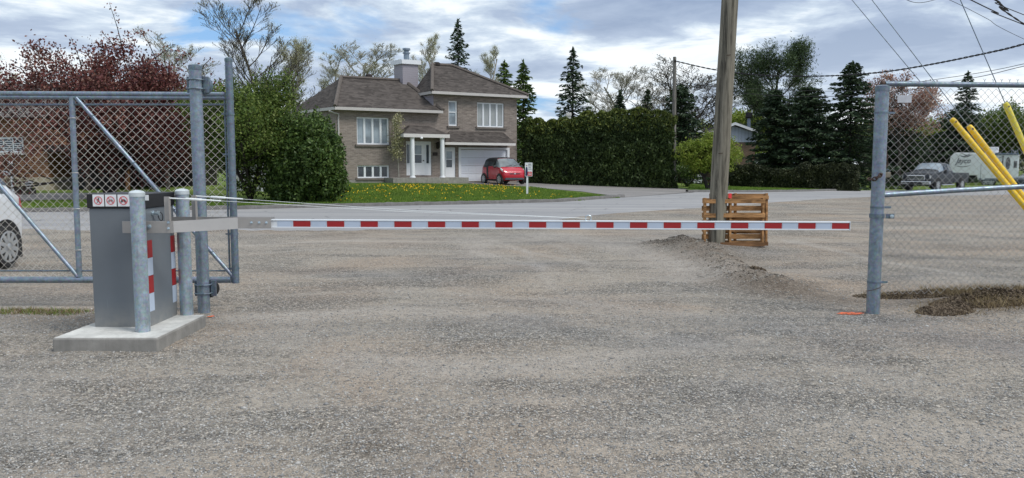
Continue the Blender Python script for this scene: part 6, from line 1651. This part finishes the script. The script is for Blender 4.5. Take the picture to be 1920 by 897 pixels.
# gable houses at the right
def gable(name, label, Y, pxl, pxr, pxm, py_eave, py_top, py_base, wall, gablem, py_split, depth, chim=None):
    x0, x1, xm = P(pxl, 300, Y).x, P(pxr, 300, Y).x, P(pxm, 300, Y).x; ze_ = P(pxm, py_eave, Y).z; zt_ = P(pxm, py_top, Y).z; zb_ = P(pxm, py_base, Y).z; zs = P(pxm, py_split, Y).z
    root = thing(name, label, 'house', (x0, Y, zb_))
    MB().box((x0+.4, Y+.02, zb_-.5), (x1-.4, Y+depth, zs)).build('wall', wall, root)
    MB().prism([(x0+.35, Y, zs), (x1-.35, Y, zs), (x1-.35, Y, ze_), (xm, Y, zt_-.15), (x0+.35, Y, ze_)], (0, .2, 0)).build('gable', gablem, root)
    rf = MB()
    for (xe, s_) in ((x0, -1), (x1, 1)):
        a, b = Vector((xe, Y-.4, ze_-.05)), Vector((xm, Y-.4, zt_)); rf.hexa([a, b, b+Vector((0,depth+.8,0)), a+Vector((0,depth+.8,0)), a+Vector((0,0,.1)), b+Vector((0,0,.1)), b+Vector((0,depth+.8,.1)), a+Vector((0,depth+.8,.1))])
    ro = rf.build('roof', M['shingle2'], root)
    f = MB()
    for xe in (x0, x1):
        a, b = Vector((xe, Y-.46, ze_-.14)), Vector((xm, Y-.46, zt_-.09)); f.hexa([a, b, b+Vector((0,.05,0)), a+Vector((0,.05,0)), a+Vector((0,0,.22)), b+Vector((0,0,.22)), b+Vector((0,.05,.22)), a+Vector((0,.05,.22))])
    f.build('fascia', M['frame'], root)
    if chim:
        cxm = P(chim, 300, Y+3); MB().lathe((cxm.x, Y+2.2, zt_-.5), [(.16,0),(.16,1.0),(.12,1.0),(.12,1.15)], 12).build('flue', M['galv'], ro)
        MB().lathe((cxm.x, Y+2.2, zt_+.62), [(.25,0),(.30,.1),(.30,.45),(.2,.5)], 12).build('flue_cap', M['black'], ro)
    return root
M['rbrick'] = mat_brick('brown_brick', (1,0), (.15,.10,.07), (.22,.15,.10), (.25,.22,.18))
gable('gable_house', 'house with white vertical-boarded gable between the pole and the spruces', 66, 1330, 1424, 1374, 250, 233, 344, M['rbrick'], M['siding_v'], 267, 12, 1397)
gh = gable('gable_house', 'beige gabled house end just right of the tall hedge', 62, 1196, 1318, 1262, 251, 226, 343, M['rbrick'], plain('beige_gable', (.42,.40,.36), .7, 0, .08), 257, 10)
wd = P(1284, 326, 61.9); we = P(1316, 343, 61.9)
MB().box((wd.x, 61.93, we.z-.2), (we.x, 61.985, wd.z)).build('white_door', M['gdoor'], gh)
hp = gable('porch_house', 'small far house with white porch posts seen through the fence', 92, 1715, 1786, 1758, 285, 266, 318, M['rbrick'], plain('blue_grey_gable', (.40,.44,.48), .6, 0, .05), 288, 8)
for px in (1737, 1755.5): q = P(px, 300, 91.4); MB().box((q.x-.12, 91.3, P(px,318,91.4).z), (q.x+.12, 91.5, P(px,286,91.4).z)).build('porch_post', M['white'], hp)
bn = P(1366, 343, 56.5); bz = float(H2(bn.x, 56.5))
bi = thing('recycling_bin', 'blue wheeled recycling bin just right of the wooden pole', 'bin', (bn.x, 56.5, bz))
x0_, x1_ = P(1352,320,56.5).x, P(1367.5,320,56.5).x; zt_ = P(1366, 320.5, 56.5).z
MB().hexa([(x0_+.05,56.3,bz),(x1_-.05,56.3,bz),(x1_-.05,56.8,bz),(x0_+.05,56.8,bz),(x0_,56.2,zt_-.08),(x1_,56.2,zt_-.08),(x1_,56.85,zt_-.08),(x0_,56.85,zt_-.08)]).build('body', M['blue'], bi, bevel=.02)
MB().box((x0_-.02,56.16,zt_-.078), (x1_+.02,56.88,zt_)).build('lid', M['blue'], bi, bevel=.02)
# roof stacks of the house hidden behind the tall hedge
for px, pt_, pb_, wd_, lab, m in ((1066, 212, 232, 10, 'pale chimney stub showing over the tall hedge', M['fascia']), (1134, 211.5, 228, 13, 'dark chimney cap showing over the middle of the hedge', M['bark_dark'])):
    q = P(px, pb_, 58); k = 58/F0*wd_/2; zt_ = P(px, pt_, 58).z
    root = thing('chimney', lab, 'chimney', (q.x, 58, float(H2(q.x, 58)))); 
    MB().box((q.x-k*.8, 58-k, float(H2(q.x,58))), (q.x+k*.8, 58+k, zt_-.25)).build('stack', m, root); MB().box((q.x-k, 58-k*1.2, zt_-.245), (q.x+k, 58+k*1.2, zt_)).build('cap', m, root, bevel=.03)

# ------------------------------------------------------------------ sky and sun
W = bpy.data.worlds.new('World'); SC.world = W; W.use_nodes = True; nt = W.node_tree; ns = nt.nodes; bg = ns['Background']
sun_az = math.radians(118); sun_el = math.radians(50)      # azimuth measured from +Y towards +X
sky = ns.new('ShaderNodeTexSky'); sky.sky_type = 'NISHITA'; sky.sun_disc = False; sky.sun_elevation = sun_el; sky.sun_rotation = sun_az
def wn(t, **k):
    n = ns.new(t); [setattr(n, a, b) for a, b in k.items()]; return n
lk_ = nt.links.new
def wm(op, a, b=0.):
    m = wn('ShaderNodeMath', operation=op)
    for i, v in enumerate((a, b)):
        if isinstance(v, (int, float)): m.inputs[i].default_value = v
        else: lk_(v, m.inputs[i])
    return m.outputs[0]
tc = wn('ShaderNodeTexCoord'); sep = wn('ShaderNodeSeparateXYZ'); lk_(tc.outputs['Generated'], sep.inputs[0])
zz = wm('ADD', wm('MAXIMUM', sep.outputs[2], 0.), .10)
cb = wn('ShaderNodeCombineXYZ'); lk_(wm('DIVIDE', sep.outputs[0], zz), cb.inputs[0]); lk_(wm('DIVIDE', sep.outputs[1], zz), cb.inputs[1])
def wnoise(sc, det, rough, dist, loc, scl=(1, 1, 1)):
    m = wn('ShaderNodeMapping'); m.inputs['Location'].default_value = loc; m.inputs['Scale'].default_value = scl; lk_(cb.outputs[0], m.inputs[0])
    n = wn('ShaderNodeTexNoise'); n.inputs['Scale'].default_value = sc; n.inputs['Detail'].default_value = det; n.inputs['Roughness'].default_value = rough; n.inputs['Distortion'].default_value = dist
    lk_(m.outputs[0], n.inputs[0]); return n.outputs['Fac']
def wramp(src, st):
    r = wn('ShaderNodeValToRGB'); e = r.color_ramp.elements
    while len(e) < len(st): e.new(.5)
    for i, (p, c) in enumerate(st): e[i].position = p; e[i].color = c if hasattr(c, '__len__') else (c, c, c, 1)
    lk_(src, r.inputs[0]); return r.outputs[0]
def wmix(f, a, b):
    m = wn('ShaderNodeMix', data_type='RGBA')
    if isinstance(f, float): m.inputs[0].default_value = f
    else: lk_(f, m.inputs[0])
    for v, i in ((a, 6), (b, 7)):
        if isinstance(v, tuple): m.inputs[i].default_value = v
        else: lk_(v, m.inputs[i])
    return m.outputs[2]
SX, SY = SKYLOC
tone = wnoise(.62, 9, .52, .35, (SX, SY, 0)); fine = wnoise(2.3, 8, .6, .3, (SX+3, SY+1, 0)); cov = wnoise(.75, 9, .55, .5, (SX+11, SY+5, 0))
tn = wm('ADD', wm('MULTIPLY', tone, .70), wm('MULTIPLY', fine, .30))
cl = wramp(tn, [(.41, lin(136,154,182)), (.475, lin(158,174,198)), (.515, lin(192,206,221)), (.545, lin(228,235,240)), (.60, lin(247,249,250))])
el = wramp(sep.outputs[2], [(0., 1.), (.10, .45), (.22, .0)])
cl = wmix(wm('MULTIPLY', el, .55), cl, lin(222,232,241))
mul = wn('ShaderNodeMix', data_type='RGBA', blend_type='MULTIPLY'); mul.inputs[0].default_value = 1.; lk_(sky.outputs[0], mul.inputs[6]); mul.inputs[7].default_value = (.105, .11, .115, 1)
blue = wmix(.55, mul.outputs[2], lin(120,172,228))
cm = wramp(cov, [(.31, 0.), (.39, 1.)])
outc = wmix(cm, blue, cl)
# below the horizon the world stays a dull ground tone
gm = wramp(sep.outputs[2], [(.49, 0.), (.5, 1.)])
lk_(outc, bg.inputs[0]); bg.inputs[1].default_value = 1.0
sn = bpy.data.lights.new('sun', 'SUN'); so = bpy.data.objects.new('sun', sn); COL.objects.link(so)
sn.energy = SUNE; sn.angle = math.radians(20); sn.color = (1, .96, .90)
dvec = Vector((math.sin(sun_az)*math.cos(sun_el), math.cos(sun_az)*math.cos(sun_el), math.sin(sun_el)))
so.rotation_euler = dvec.to_track_quat('Z', 'Y').to_euler()
SC.view_settings.view_transform = 'Standard'; SC.view_settings.look = 'None'; SC.view_settings.gamma = 1; SC.view_settings.exposure = EXPO
SC.cycles.use_denoising = True; SC.cycles.max_bounces = 6; SC.cycles.transparent_max_bounces = 8
